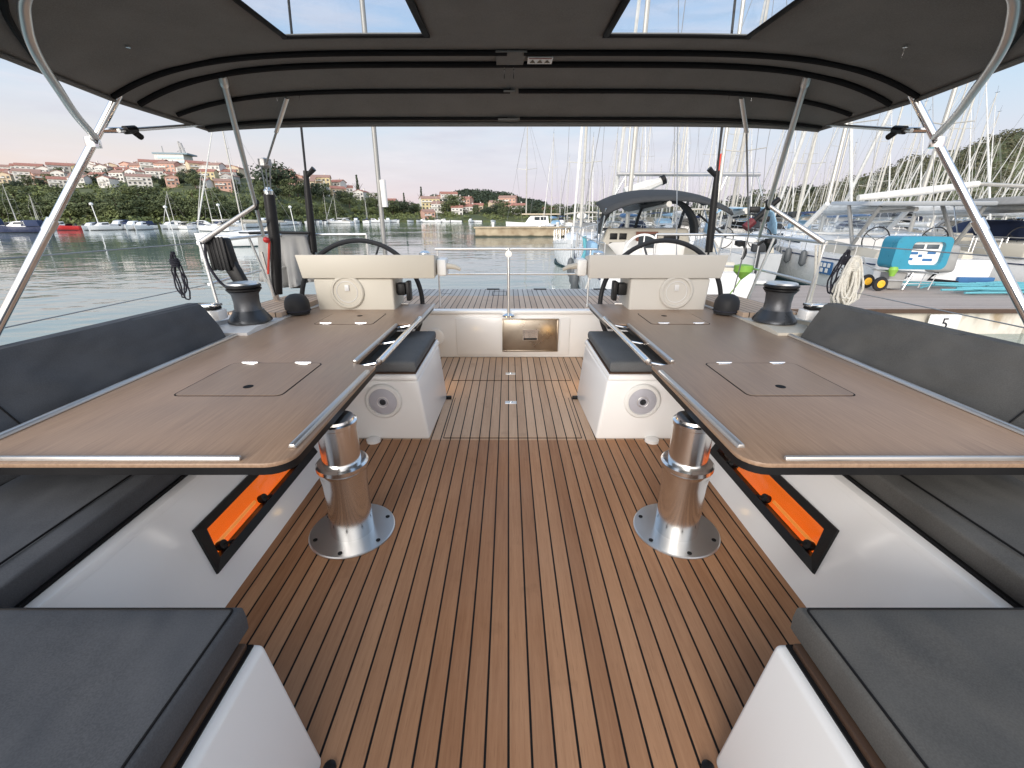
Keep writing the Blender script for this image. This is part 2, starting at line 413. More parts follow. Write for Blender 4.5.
for s in (-1, 1):
    cm = 'cushion' if s < 0 else 'cushion_warm'
    t = thing('bench_cushion', 'long charcoal seat cushion on the %s side bench' % SIDE[s], 'cushion', group='charcoal side bench cushions')
    xa, xb = sorted((s*1.475, s*2.03))
    part('pad', cm, t, cushion, xa, xb, .88, 2.94, .43, .522, bev=.012, seed=3*s)
    part('piping', 'pipe', t, lambda bm: tube(bm, [(s*1.56, .92, .529), (s*1.56, 2.92, .529)], .0035, 6))
    part('base_strip', 'pipe', t, box, *sorted((s*1.462, s*1.476)), .88, 2.94, .427, .44)
    # backrest, leaning out
    t = thing('backrest_cushion', 'charcoal backrest cushion leaning over the %s side bench' % SIDE[s], 'backrest', group='charcoal backrests')
    bm = bm_new(); rows = []
    ny, nz_ = 90, 14
    def bp(y, h, side):
        # h 0..1 up the cushion
        xt = 2.215+(3.0-y)*.115; xb_ = 2.02+(3.0-y)*.03
        x = xb_+(xt-xb_)*h; z = .50+.45*h
        bul = .05*math.sin(math.pi*min(1, max(0, h)))**.5 if side == 0 else 0
        rip = .034*noise.noise((y*3.2+h*1.4, h*1.5+s*5, 1))*(1.2-h)+.022*noise.noise((y*8+h*3, h*2, 3))*(1-h)
        return (s*(x-.04*(side == 0)-bul*.4-rip*(side == 0)+(.05 if side else 0)), y, z)
    F_ = [[bm.verts.new(bp(.55+(3.0-.55)*j/ny, i/nz_, 0)) for j in range(ny+1)] for i in range(nz_+1)]
    B_ = [[bm.verts.new(bp(.55+(3.0-.55)*j/ny, i/nz_, 1)) for j in range(ny+1)] for i in range(nz_+1)]
    for G in (F_, B_):
        for i in range(nz_):
            for j in range(ny): bm.faces.new((G[i][j], G[i+1][j], G[i+1][j+1], G[i][j+1]))
    for j in range(ny):
        bm.faces.new((F_[0][j], F_[0][j+1], B_[0][j+1], B_[0][j])); bm.faces.new((F_[nz_][j], F_[nz_][j+1], B_[nz_][j+1], B_[nz_][j]))
    for i in range(nz_):
        bm.faces.new((F_[i][0], F_[i+1][0], B_[i+1][0], B_[i][0])); bm.faces.new((F_[i][ny], F_[i+1][ny], B_[i+1][ny], B_[i][ny]))
    bmesh.ops.recalc_face_normals(bm, faces=bm.faces)
    es = [e for e in bm.edges if e.calc_face_angle(0) > R(50)]
    bmesh.ops.bevel(bm, geom=es, offset=.012, segments=3, affect='EDGES')
    obj('pad', bm, cm, t)
    part('seam', 'pipe', t, lambda bm: tube(bm, [Vector(bp(1.66, h/10, 0))+Vector((-s*.001, 0, 0)) for h in range(0, 10)], .004, 6))
# forward seats
for s in (-1, 1):
    t = thing('forward_seat_base', 'white moulded seat base under the near %s cushion' % SIDE[s], 'seat base', group='white forward seat bases')
    bm = bm_new()
    hexa(bm, [(s*.555, -.5, 0), (s*2.0, -.5, 0), (s*2.0, .80, 0), (s*.575, .79, 0), (s*.69, -.5, .43), (s*2.0, -.5, .43), (s*2.0, .845, .43), (s*.69, .835, .43)], bev=.018, seg=3)
    obj('shell', bm, 'gel', t)
    part('drain_plug', 'black', t, lambda bm: lathe(bm, [(.018, 0), (.018, .014), (.012, .018)], (s*.55, .765, 0), 14))
    t = thing('forward_cushion', 'thick charcoal cushion on the near %s seat' % SIDE[s], 'cushion', group='charcoal forward cushions')
    part('teak_board', 'edge_wood', t, box, *sorted((s*.722, s*1.98)), -.49, .815, .432, .452, bev=.006)
    part('seal', 'pipe', t, box, *sorted((s*.712, s*1.985)), -.495, .822, .430, .436)
    cm = 'cushion' if s < 0 else 'cushion_warm'
    xa, xb = sorted((s*.735, s*1.97))
    part('pad', cm, t, cushion, xa, xb, -.48, .85, .452, .548, crown=.012, bev=.014, seed=s*9)
    part('piping', 'pipe', t, rect_pipe, xa+.013, xb-.013, -.467, .837, .5465, r=.0032, rad=.012)
# rear speaker boxes
for s in (-1, 1):
    t = thing('helm_seat_box', 'white moulded %s seat box with a round speaker facing the tables' % SIDE[s], 'seat box', group='white boxes with round speakers')
    bm = bm_new()
    hexa(bm, [(s*.60, 2.765, 0), (s*1.34, 2.765, 0), (s*1.34, 3.55, 0), (s*.575, 3.55, 0), (s*.655, 2.775, .455), (s*1.34, 2.775, .455), (s*1.34, 3.69, .455), (s*.65, 3.69, .455)], bev=.02, seg=3)
    obj('shell', bm, 'gel', t)
    bm = bm_new()
    hexa(bm, [(s*.652, 2.762, .459), (s*1.34, 2.762, .459), (s*1.34, 3.71, .459), (s*.642, 3.71, .459), (s*.665, 2.77, .497), (s*1.34, 2.77, .497), (s*1.34, 3.70, .497), (s*.655, 3.70, .497)], bev=.01, seg=3)
    obj('top_moulding', bm, 'gel', t)
    part('foot_cap', 'black', t, lambda bm: box(bm, *sorted((s*.535, s*.60)), 3.50, 3.53, 0, .03, bev=.006))
    sp = part('speaker', 'white', t, lambda bm: lathe(bm, [(.128, 0), (.128, -.008), (.118, -.018), (.10, -.020), (.098, -.010), (0, -.010)], (s*.905, 2.765, .305), 40, 'Y'))
    part('speaker_grille', pbr('speaker mesh', (.46, .46, .51), .6, bs=.6, bscale=500, bd=.002), sp, lambda bm: lathe(bm, [(.097, -.012), (.085, -.019), (.04, -.022), (0, -.023)], (s*.905, 2.765, .305), 36, 'Y'))
    part('speaker_ring', 'steel', sp, lambda bm: torus(bm, (s*.905, 2.744, .305), .038, .003, n=28))
    part('speaker_dome', 'winch', sp, lambda bm: lathe(bm, [(.024, -.02), (.02, -.028), (0, -.032)], (s*.905, 2.765, .305), 20, 'Y'))
    part('corner_foot', 'gel', t, lambda bm: lathe(bm, [(.05, 0), (.05, .02), (.035, .03), (0, .032)], (s*1.0, 2.74, 0), 18))
    t = thing('helm_cushion', 'small grey cushion on the %s speaker box' % SIDE[s], 'cushion', group='small grey cushions on the speaker boxes')
    xa, xb = sorted((s*.668, s*1.30))
    part('teak_board', 'edge_wood', t, box, xa-.004, xb, 2.785, 3.68, .498, .508)
    part('pad', 'cushion_grey', t, cushion, xa, xb, 2.79, 3.675, .508, .585, crown=.006, bev=.02, seed=s)
    # courtesy light on the aft foot of the box
    t = thing('courtesy_light', 'small warm courtesy lamp low behind the %s speaker box' % SIDE[s], 'lamp', group='courtesy lamps')
    part('lens', 'courtesy', t, box, *sorted((s*.69, s*.74)), 3.705, 3.712, .30, .32)
    part('bezel', 'steel', t, box, *sorted((s*.68, s*.75)), 3.700, 3.7055, .29, .33)
    l = bpy.data.lights.new('courtesy_lamp', 'POINT'); l.energy = .8; l.color = (1, .62, .22); l.shadow_soft_size = .03
    lo = bpy.data.objects.new('courtesy_lamp', l); COL.objects.link(lo); lo.location = (s*.70, 3.78, .25); lo.parent = t

# ------------------------------------------------------------ tables
def table(s):
    t = thing('cockpit_table', '%s walnut cockpit table with steel fiddle rails on a steel pedestal' % SIDE[s], 'table', group='walnut cockpit tables')
    xi, xo, y0, y1 = .80, 2.035, 1.30, 4.28
    out = []
    def arc(cx, cy, r, a0, a1, n=6):
        for k in range(n+1):
            a = R(a0+(a1-a0)*k/n); out.append((s*(cx+r*math.cos(a)), cy+r*math.sin(a)))
    arc(xi+.09, y0+.09, .09, 270, 180); arc(xi+.03, 2.33-.02, .02, 180, 90, 3) if False else out.append((s*xi, 2.36))
    out += [(s*(xi+.125), 2.40), (s*(xi+.125), 3.42), (s*(xi-.02), 3.45)]
    arc(xi+.0, y1-.03, .03, 180, 90, 3); arc(1.86, y1-.03, .03, 90, 30, 3); out.append((s*xo, 3.1)); arc(xo-.05, y0+.05, .05, 0, -90, 4)
    part('top', 'veneer', t, prism, out, .682, .70, bev=.004)
    ins = [((p[0]-s*1.42)*.995+s*1.42, (p[1]-2.8)*.998+2.8) for p in out]
    part('underside', 'black', t, prism, ins, .652, .6815)
    part('bounce_panel', 'gel_side', t, prism, [((p[0]-s*1.42)*.94+s*1.42, (p[1]-2.8)*.97+2.8) for p in out], .640, .6515)  # unseen pale panel added to bounce light onto the pedestal and bench
    def fid(a, b, w=.017):
        a, b = Vector(a), Vector(b); d = (b-a).normalized(); u = Vector((-d.y, d.x, 0))*w
        bm = bm_new(); h = Vector((0, 0, .017)); z = Vector((0, 0, .0))
        hexa(bm, [a-u, b-u, b+u, a+u, a-u*.6+h, b-u*.6+h, b+u*.6+h, a+u*.6+h], bev=.004); obj('fiddle_rail', bm, 'alu', t)
    z = .7005
    fid((s*(xi+.035), 1.405, z), (s*(xi+.012), 2.25, z)); fid((s*(xi+.14), 2.42, z), (s*(xi+.125), 3.37, z), .014)
    fid((s*(xi-.03), 3.47, z), (s*(xi-.04), 4.22, z)); fid((s*(.975 if s < 0 else .945), 1.322, z), (s*1.97, 1.322, z), .010)
    fid((s*(xo-.025), 1.36, z), (s*(xo-.02), 3.08, z)); fid((s*(xo-.02), 3.1, z), (s*1.86, 4.22, z))
    fid((s*1.02, y1-.02, z), (s*1.6, y1-.02, z), .008)
    # hand rail bridging the notch
    bm = bm_new(); tube(bm, [(s*.765, 2.33, .735), (s*.755, 3.47, .735)], .019, 14); obj('hand_rail', bm, 'chrome', t)
    bm = bm_new(); tube(bm, [(s*.80, 2.37, .705), (s*.79, 3.43, .705)], .009, 10)
    for y in (2.42, 2.9, 3.38): tube(bm, [(s*.76, y, .728), (s*.80, y, .700), (s*.93, y, .675)], .008, 8)
    obj('rail_bracket', bm, 'chrome', t)
    # lids
    for (a, b, cc, d, hx, hz) in ((1.13, 1.65, 1.915, 2.41, (1.35, 2.03), 2.40), (1.13, 1.60, 3.41, 3.83, (1.33, 3.72), 3.42)):
        def rr(x0, x1, ya, yb, r=.03):
            pts = []
            for cx, cy, a0 in ((x1-r, yb-r, 0), (x0+r, yb-r, 90), (x0+r, ya+r, 180), (x1-r, ya+r, 270)):
                for k in range(5): an = R(a0+k*22.5); pts.append((s*(cx+r*math.cos(an)), cy+r*math.sin(an)))
            return pts
        lid = part('locker_lid', 'veneer', t, prism, rr(a, b, cc, d), .6995, .7022)
        part('gap', 'pipe', lid, prism, rr(a-.007, b+.007, cc-.007, d+.007, .035), .6985, .7008)
        part('finger_hole', 'pipe', lid, lambda bm: lathe(bm, [(.024, 0), (.024, .0035), (0, .0036)], (s*hx[0], hx[1], .7), 20))
        for k in (.2, .8):
            x = a+(b-a)*k
            part('hinge', 'chrome', lid, lambda bm: (box(bm, *sorted((s*(x-.035), s*(x+.035))), hz-.018, hz+.018, .7023, .7065, bev=.0015), tube(bm, [(s*(x-.045), hz, .708), (s*(x+.045), hz, .708)], .005, 8)))
    # pedestal
    px_, py_ = s*.832, 1.80
    p = part('pedestal', 'satin', t, lambda bm: lathe(bm, [(.104, .008), (.104, .30), (.112, .36), (.113, .375), (.121, .385), (.121, .405), (.112, .415), (.090, .418)], (px_, py_, 0), 48))
    part('upper_tube', 'satin', p, lambda bm: lathe(bm, [(.089, .40), (.089, .60), (.094, .605), (.094, .622), (.083, .628), (.080, .6395)], (px_, py_, 0), 48))
    part('base_plate', 'steel', p, lambda bm: lathe(bm, [(.211, .001), (.211, .006), (.206, .010), (0, .011)], (px_, py_, 0), 64))
    for k in range(6):
        a = R(30+60*k); part('bolt', 'black', p, lambda bm: lathe(bm, [(.011, .010), (.011, .013), (.006, .0135), (0, .0115)], (px_+.18*math.cos(a), py_+.18*math.sin(a), 0), 12))
for s in (-1, 1): table(s)

# ------------------------------------------------------------ aft bulkhead, platform, decks, hull
t = thing('aft_bulkhead', 'white moulded bulkhead below the stern deck', 'bulkhead')
part('panel', 'gel', t, box, -2.0, 2.0, 4.75, 4.80, 0, .50, bev=.006)
part('top_moulding', 'gel', t, box, -2.0, 2.0, 4.735, 4.86, .504, .545, bev=.01)
part('raised_panel', 'gel', t, box, -.62, .66, 4.738, 4.7495, .03, .46, bev=.005)
t = thing('steel_hatch', 'brushed steel barbecue hatch set in the white bulkhead', 'hatch')
part('door', 'hatch_steel', t, box, -.10, .53, 4.722, 4.737, .075, .455, bev=.004)
part('frame', 'hatch_steel', t, lambda bm: [box(bm, a, b, 4.714, 4.7215, cc, d, bev=.002) for a, b, cc, d in ((-.10, .53, .44, .455), (-.10, .53, .075, .09), (-.10, -.085, .091, .439), (.515, .53, .091, .439))])
part('handle_recess', 'black', t, box, .14, .29, 4.712, 4.7215, .215, .235)
part('handle_plate', 'chrome', t, box, .13, .30, 4.7165, 4.7215, .21, .33)
tag(part('vent_plate', 'gel', None, lambda bm: lathe(bm, [(.10, 0), (.10, -.012), (.08, -.018), (0, -.018)], (-.86, 4.735, .24), 32, 'Y')), 'round white inspection plate on the bulkhead beside the left box', 'plate')
f = part('stern_deck', 'teak_deck', None, box, -2.25, 2.25, 4.862, 5.68, .50, .548); f['kind'] = 'structure'
t = thing('swim_platform', 'grey weathered teak swim platform at the stern', 'platform')
part('boards', 'teak_grey', t, box, -2.2, 2.2, 5.69, 6.27, .50, .545)
part('trim', 'gel', t, box, -2.2, 2.2, 6.272, 6.33, .44, .54, bev=.01)
for x in (-.25, .42, 1.28): part('hinge_block', 'black', t, box, x-.09, x+.09, 6.20, 6.268, .546, .556)
part('hatch_line', 'pipe', t, lambda bm: [box(bm, a, b, cc, d, .546, .5475) for a, b, cc, d in ((-.25, -.05, 5.72, 5.728), (-.25, -.242, 5.728, 6.05), (-.058, -.05, 5.728, 6.05), (-.25, -.05, 6.05, 6.058), (-.95, -.8, 5.85, 5.858))])
for s in (-1, 1):
    t = thing('side_coaming', 'white %s side coaming between the bench and the water' % SIDE[s], 'coaming', group='white side coamings')
    cm = 'gel_side' if s < 0 else 'gel_warm'
    bm = bm_new()
    prism(bm, [(-.6, .3), (-.6, .60), (2.96, .60), (3.0, .79), (3.55, .735), (4.74, .70), (4.74, .3)], *sorted((s*2.24, s*2.46)), ax=0, bev=.006); obj('side_wall', bm, cm, t)
    part('inner_step', cm, t, lambda bm: prism(bm, [(3.05, .3), (3.05, .72), (3.2, .74), (3.75, .70), (4.74, .66), (4.74, .3)], *sorted((s*1.93, s*2.239)), ax=0, bev=.008))
    part('teak_inlay', 'teak_deck', t, box, *sorted((s*1.97, s*2.42)), 3.8, 4.7, .738, .744) if False else None
    part('inner_wall', 'gel', t, box, *sorted((s*1.99, s*2.05)), 3.0, 4.74, .0, .69)
    bm = bm_new(); hexa(bm, [(s*1.96, 3.62, .70), (s*2.44, 3.62, .72), (s*2.40, 4.735, .70), (s*1.96, 4.735, .68), (s*1.96, 3.62, .752), (s*2.44, 3.62, .752), (s*2.40, 4.735, .722), (s*1.96, 4.735, .722)]); obj('teak_step', bm, 'teak_deck', t)
# own hull below the decks
def own_hull(bm):
    secs = []
    for y, hw, zt in ((-2.5, 2.5, .55), (0, 2.52, .55), (3.0, 2.50, .55), (4.8, 2.42, .49), (6.26, 2.2, .48)):
        row = []
        for k in range(9):
            a = k/8
            row.append((hw*math.sin(math.pi/2*min(1, a*1.15)), y, zt-(zt+1.3)*(1-math.sin(math.pi/2*min(1, a*1.15)))**.6 if a*1.15 < 1 else zt-(0)*(1)))
        secs.append(row)
    prof = lambda hw, zt: [(-hw, zt), (-hw*.995, 0), (-hw*.95, -.8), (-hw*.7, -1.3), (hw*.7, -1.3), (hw*.95, -.8), (hw*.995, 0), (hw, zt)]
    G = [[bm.verts.new((x, y, z)) for x, z in prof(hw, zt)] for y, hw, zt in ((-2.5, 2.5, .5), (0, 2.48, .5), (3.0, 2.46, .5), (4.8, 2.40, .49), (6.26, 2.2, .43))]
    for a, b in zip(G, G[1:]):
        for i in range(7): bm.faces.new((a[i], a[i+1], b[i+1], b[i]))
    bm.faces.new(G[-1]); bm.faces.new(G[0][::-1])
    bmesh.ops.recalc_face_normals(bm, faces=bm.faces)
tag(part('yacht_hull', 'gel', None, own_hull), 'white hull of the yacht the cockpit belongs to', 'hull')
bm = bm_new(); box(bm, -2.46, -2.13, -2.4, 4.7, .46, .60); box(bm, 2.13, 2.46, -2.4, 4.7, .46, .60); tag(obj('toe_rail', bm, 'gel', None), 'white outer deck edge along both sides of the cockpit', 'deck edge')

# ------------------------------------------------------------ helm consoles and wheels
for s in (-1, 1):
    cm = 'gel_warm' if s < 0 else 'gel_cool'
    t = thing('helm_console', 'cream %s steering console with a wide flat instrument pod' % SIDE[s], 'helm console', group='steering consoles')
    bm = bm_new(); xs_ = sorted((s*1.085, s*1.815))
    hexa(bm, [(xs_[0]+.03, 4.03, 0), (xs_[1]-.03, 4.03, 0), (xs_[1]-.03, 4.4, 0), (xs_[0]+.03, 4.4, 0), (xs_[0], 4.0, .985), (xs_[1], 4.0, .985), (xs_[1], 4.4, .985), (xs_[0], 4.4, .985)], bev=.02, seg=3); obj('body', bm, cm, t)
    a, b = 1.935, .69
    bm = bm_new(); hexa(bm, [(s*(a-.035), 3.985, .987), (s*(b+.01), 3.985, .987), (s*(b+.01), 4.36, 1.02), (s*(a-.035), 4.36, 1.02), (s*a, 3.98, 1.195), (s*b, 3.98, 1.195), (s*b, 4.20, 1.165), (s*a, 4.20, 1.165)], bev=.008, seg=3); obj('instrument_pod', bm, cm, t)
    part('dark_screen', 'glass', t, lambda bm: hexa(bm, [(s*1.6, 4.36, 1.03), (s*.9, 4.36, 1.03), (s*.9, 4.37, 1.03), (s*1.6, 4.37, 1.03), (s*1.6, 4.305, 1.14), (s*.9, 4.305, 1.14), (s*.9, 4.315, 1.14), (s*1.6, 4.315, 1.14)]))
    pl = part('round_plate', cm, t, lambda bm: lathe(bm, [(.155, 0), (.155, -.012), (.145, -.020), (.128, -.020), (.122, -.010), (0, -.010)], (s*1.515, 4.005, .865), 40, 'Y'))
    part('ring', 'gel_side', pl, lambda bm: torus(bm, (s*1.515, 3.994, .865), .095, .003, n=32))
    part('catch', 'gel_side', pl, lambda bm: box(bm, *sorted((s*1.53, s*1.49)), 3.985, 3.994, .875, .93, bev=.003))
    part('throttle', 'black', t, lambda bm: (box(bm, *sorted((s*1.0, s*1.08)), 4.08, 4.18, .82, .93, bev=.01), box(bm, *sorted((s*.95, s*.99)), 4.06, 4.16, .77, .95, bev=.01)))
    part('pod_bracket', 'white', t, lambda bm: box(bm, *sorted((s*.60, s*.69)), 4.05, 4.25, 1.0, 1.15, bev=.02))
    part('pod_lever', 'beigecan', t, lambda bm: tube(bm, [(s*.62, 4.10, 1.09), (s*.52, 4.08, 1.08), (s*.47, 4.08, 1.055)], [.03, .022, .014], 10))
    part('compass', 'chrome', t, lambda bm: lathe(bm, [(.05, 0), (.05, .02), (.03, .035), (0, .04)], (s*.80, 4.12, 1.183), 20))
    # wheel
    w = thing('steering_wheel', 'large black steering wheel behind the %s console' % SIDE[s], 'steering wheel', group='steering wheels')
    cx, cz, rr_ = s*1.585, .65, .64; rot = Matrix.Rotation(R(-8), 3, 'X')
    part('rim', 'rubber', w, lambda bm: torus(bm, (cx, 4.58, cz), rr_, .024, n=72, m=10, rot=rot))
    part('hub', 'chrome', w, lambda bm: lathe(bm, [(.05, -.04), (.05, .03), (.02, .05)], (cx, 4.56, cz), 20, 'Y'))
    for k in range(5):
        a = R(70+72*k if s < 0 else 110+72*k)
        e = rot @ Vector((rr_*math.cos(a), 0, rr_*math.sin(a)))
        part('spoke', 'winch', w, lambda bm: tube(bm, [(cx, 4.57, cz), Vector((cx, 4.58, cz))+e], .011, 8))
    # small covered winch beside the console
    wv = thing('covered_winch', 'round dark winch cover beside the %s console' % SIDE[s], 'winch cover', group='covered winches')
    part('cover', 'rubber', wv, lambda bm: lathe(bm, [(.098, -.09), (.105, -.03), (.10, .02), (.082, .055), (.05, .075), (0, .084)], (s*1.90, 3.80, .80), 28))
    part('drawstring', 'drope', wv, lambda bm: torus(bm, (s*1.90, 3.80, .735), .103, .006, n=32, rot=Matrix.Rotation(R(90), 3, 'X')))
    # main winch
    mw = thing('deck_winch', 'tall grey self tailing winch on the %s coaming' % SIDE[s], 'winch', group='self tailing winches')
    o = (s*2.06, 3.34, .745)
    part('base', 'winch', mw, lambda bm: lathe(bm, [(.155, 0), (.155, .012), (.14, .035), (.115, .07), (.105, .09)], o, 36))
    part('drum', pbr('knurled drum', (.10, .105, .115), .42, .6, bs=.6, bscale=180), mw, lambda bm: lathe(bm, [(.105, .08), (.094, .10), (.090, .15), (.095, .21), (.112, .232)], o, 36))
    part('jaw', 'black', mw, lambda bm: lathe(bm, [(.112, .233), (.122, .245), (.122, .252), (.108, .258), (.122, .264), (.122, .278), (.112, .284)], o, 36))
    part('cap', 'steel', mw, lambda bm: lathe(bm, [(.110, .285), (.105, .296), (.04, .300), (.02, .29), (0, .29)], o, 36))
# ============================================================ BIMINI
def zc(y): return 2.19 if y < 1.0 else (2.19-.02*(y-1)/.7 if y < 1.7 else (2.17 if y < 2.38 else (2.17-.05*((y-2.38)/.25) if y < 2.63 else 2.12-.09*(y-2.63)/.32)))
def xe(y): return 1.60+.06*min(1, max(0, (y-.2)/1.4)) + (.14*min(1, (y-1.6)/.65) if y > 1.6 else 0) + (.03*(y-2.25)/.7 if y > 2.25 else 0)
def ze(y): return 2.0
def can(x, y, off=0):
    a = min(1, abs(x)/xe(y)); w = a**5.3
    sag = .012*math.sin(math.pi*min(1, max(0, (y-.4)/1.83)))*(1-w) if y < 2.23 else 0
    return Vector((x, y, zc(y)*(1-w)+ze(y)*w+off-sag))
bim = thing('bimini', 'grey fabric bimini canopy over the cockpit with two clear skylights', 'bimini')
ys = [0.2, .4, .7, 1.0, 1.15, 1.4, 1.7, 2.05, 2.12, 2.23, 2.305, 2.38, 2.46, 2.55, 2.63, 2.72, 2.82, 2.90, 2.95]
us = [0, .1, .2107, .33, .45, .5422, .6, .7, .78, .84, .89, .93, .965, 1.0]
bm = bm_new()
SKX = (.35, .90)
def xgrid(y):
    X = xe(y); base = [0, .12, .24, .35, .45, .55, .65, .75, .90, 1.02, 1.15, 1.28]
    return base+[X*v for v in (.84, .88, .91, .935, .955, .972, .986, 1.0)]
for s in (-1, 1):
    nx = len(xgrid(1))
    V = [[bm.verts.new(can(s*x, y)) for x in xgrid(y)] for y in ys]
    for i in range(len(ys)-1):
        for j in range(nx-1):
            if .99 < ys[i] and ys[i+1] < 2.06 and xgrid(1)[j] >= .35 and xgrid(1)[j+1] <= .90: continue
            bm.faces.new((V[i][j], V[i][j+1], V[i+1][j+1], V[i+1][j]))
bmesh.ops.remove_doubles(bm, verts=bm.verts, dist=.0005)
bmesh.ops.recalc_face_normals(bm, faces=bm.faces)
co = obj('canopy', bm, 'canopy', bim, ang=60)
md = co.modifiers.new('thickness', 'SOLIDIFY'); md.thickness = .006; md.offset = 1
# side hems
for s in (-1, 1):
    part('hem', 'canopy', bim, lambda bm: tube(bm, [can(s*xe(y), y)+Vector((0, 0, -.006)) for y in ys], .010, 8))
part('hem', 'canopy', bim, lambda bm: tube(bm, [can(x*xe(2.95)/20, 2.95)+Vector((0, 0, -.008)) for x in range(-20, 21)], .013, 8))
def arch(y, u0, u1, r, n=60, off=-.010, flat=1.0):
    pts = [can((u0+(u1-u0)*k/n)*xe(y), y, off) for k in range(n+1)]
    bm = bm_new(); tube(bm, pts, r, 8, flat=flat, up=(0, 0, 1)); return obj('piping', bm, 'pipe', bim)
for s in (-1, 1):
    arch(2.23, s*.02, s*.99, .0115); arch(2.38, 0, s*.985, .013); arch(2.62, s*.012, s*.975, .011); arch(2.885, s*.02, s*.985, .008)
# sleeve flaps in the middle
part('sleeve_flap', 'canopy', bim, lambda bm: hexa(bm, [(-.085, 2.215, 2.158), (.05, 2.215, 2.158), (.035, 2.372, 2.155), (-.085, 2.372, 2.155), (-.085, 2.215, 2.164), (.05, 2.215, 2.164), (.035, 2.372, 2.164), (-.085, 2.372, 2.164)]))
part('sleeve_flap', 'canopy', bim, lambda bm: box(bm, -.055, .005, 2.60, 2.66, 2.105, 2.112))
part('sleeve_flap', 'canopy', bim, lambda bm: box(bm, -.09, .03, 2.865, 2.91, 2.028, 2.036))
part('zip_puller', 'chrome', bim, lambda bm: (tube(bm, [(-.05, 2.392, 2.15), (-.045, 2.395, 2.157), (-.028, 2.397, 2.16), (-.011, 2.395, 2.157), (-.006, 2.392, 2.15)], .004, 6), tube(bm, [(-.05, 2.395, 2.15), (-.05, 2.40, 2.11)], .002, 5), tube(bm, [(-.006, 2.395, 2.15), (-.006, 2.40, 2.11)], .002, 5)))
for sx in (-1.12, -1.24, 1.12, 1.24, -1.45, 1.45):
    y = 2.63 if abs(sx) < 1.3 else 1.95
    p = can(sx, y, -.004)
    part('snap_tab', 'chrome', bim, lambda bm: (lathe(bm, [(.008, 0), (.008, -.004), (0, -.005)], p, 10), tube(bm, [p, p+Vector((0, .002, -.03))], .0015, 5)))
# skylights
for s in (-1, 1):
    fr = part('skylight_frame', 'pipe', bim, lambda bm: None)
    bm = bm_new(); e = .018
    def strip(x0, y0, x1, y1):
        n = 10; pts = [can(x0+(x1-x0)*k/n, y0+(y1-y0)*k/n, -.005) for k in range(n+1)]; tube(bm, pts, .014, 8, flat=.4)
    strip(s*.35, 1.0, s*.35, 2.05); strip(s*.90, 1.0, s*.90, 2.05); strip(s*.338, 2.05, s*.912, 2.05); strip(s*.338, 1.0, s*.912, 1.0)
    bm.to_mesh(fr.data); bm.free(); fr.data.materials.clear(); fr.data.materials.append(M['pipe'])
    for p in fr.data.polygons: p.use_smooth = True
    bm = bm_new(); sheet(bm, [[can(s*(.35+.55*i/4), 1.0+1.05*j/6, .002) for j in range(7)] for i in range(5)]); obj('skylight_pane', bm, 'vinyl', fr)
# warning label with three pictogram triangles
lb = part('care_label', 'white', bim, lambda bm: box(bm, .055, .165, 2.262, 2.345, 2.152, 2.156))
bm = bm_new(); box(bm, .06, .16, 2.266, 2.274, 2.1505, 2.1515); obj('label_stripe', bm, pbr('label red', (.25, .06, .05), .6), lb)
for k in range(3):
    cx = .077+.033*k
    part('triangle', pbr('label ochre', (.12, .10, .06), .6), lb, prism, [(cx-.012, 2.325), (cx+.012, 2.325), (cx, 2.288)], 2.1500, 2.1515)
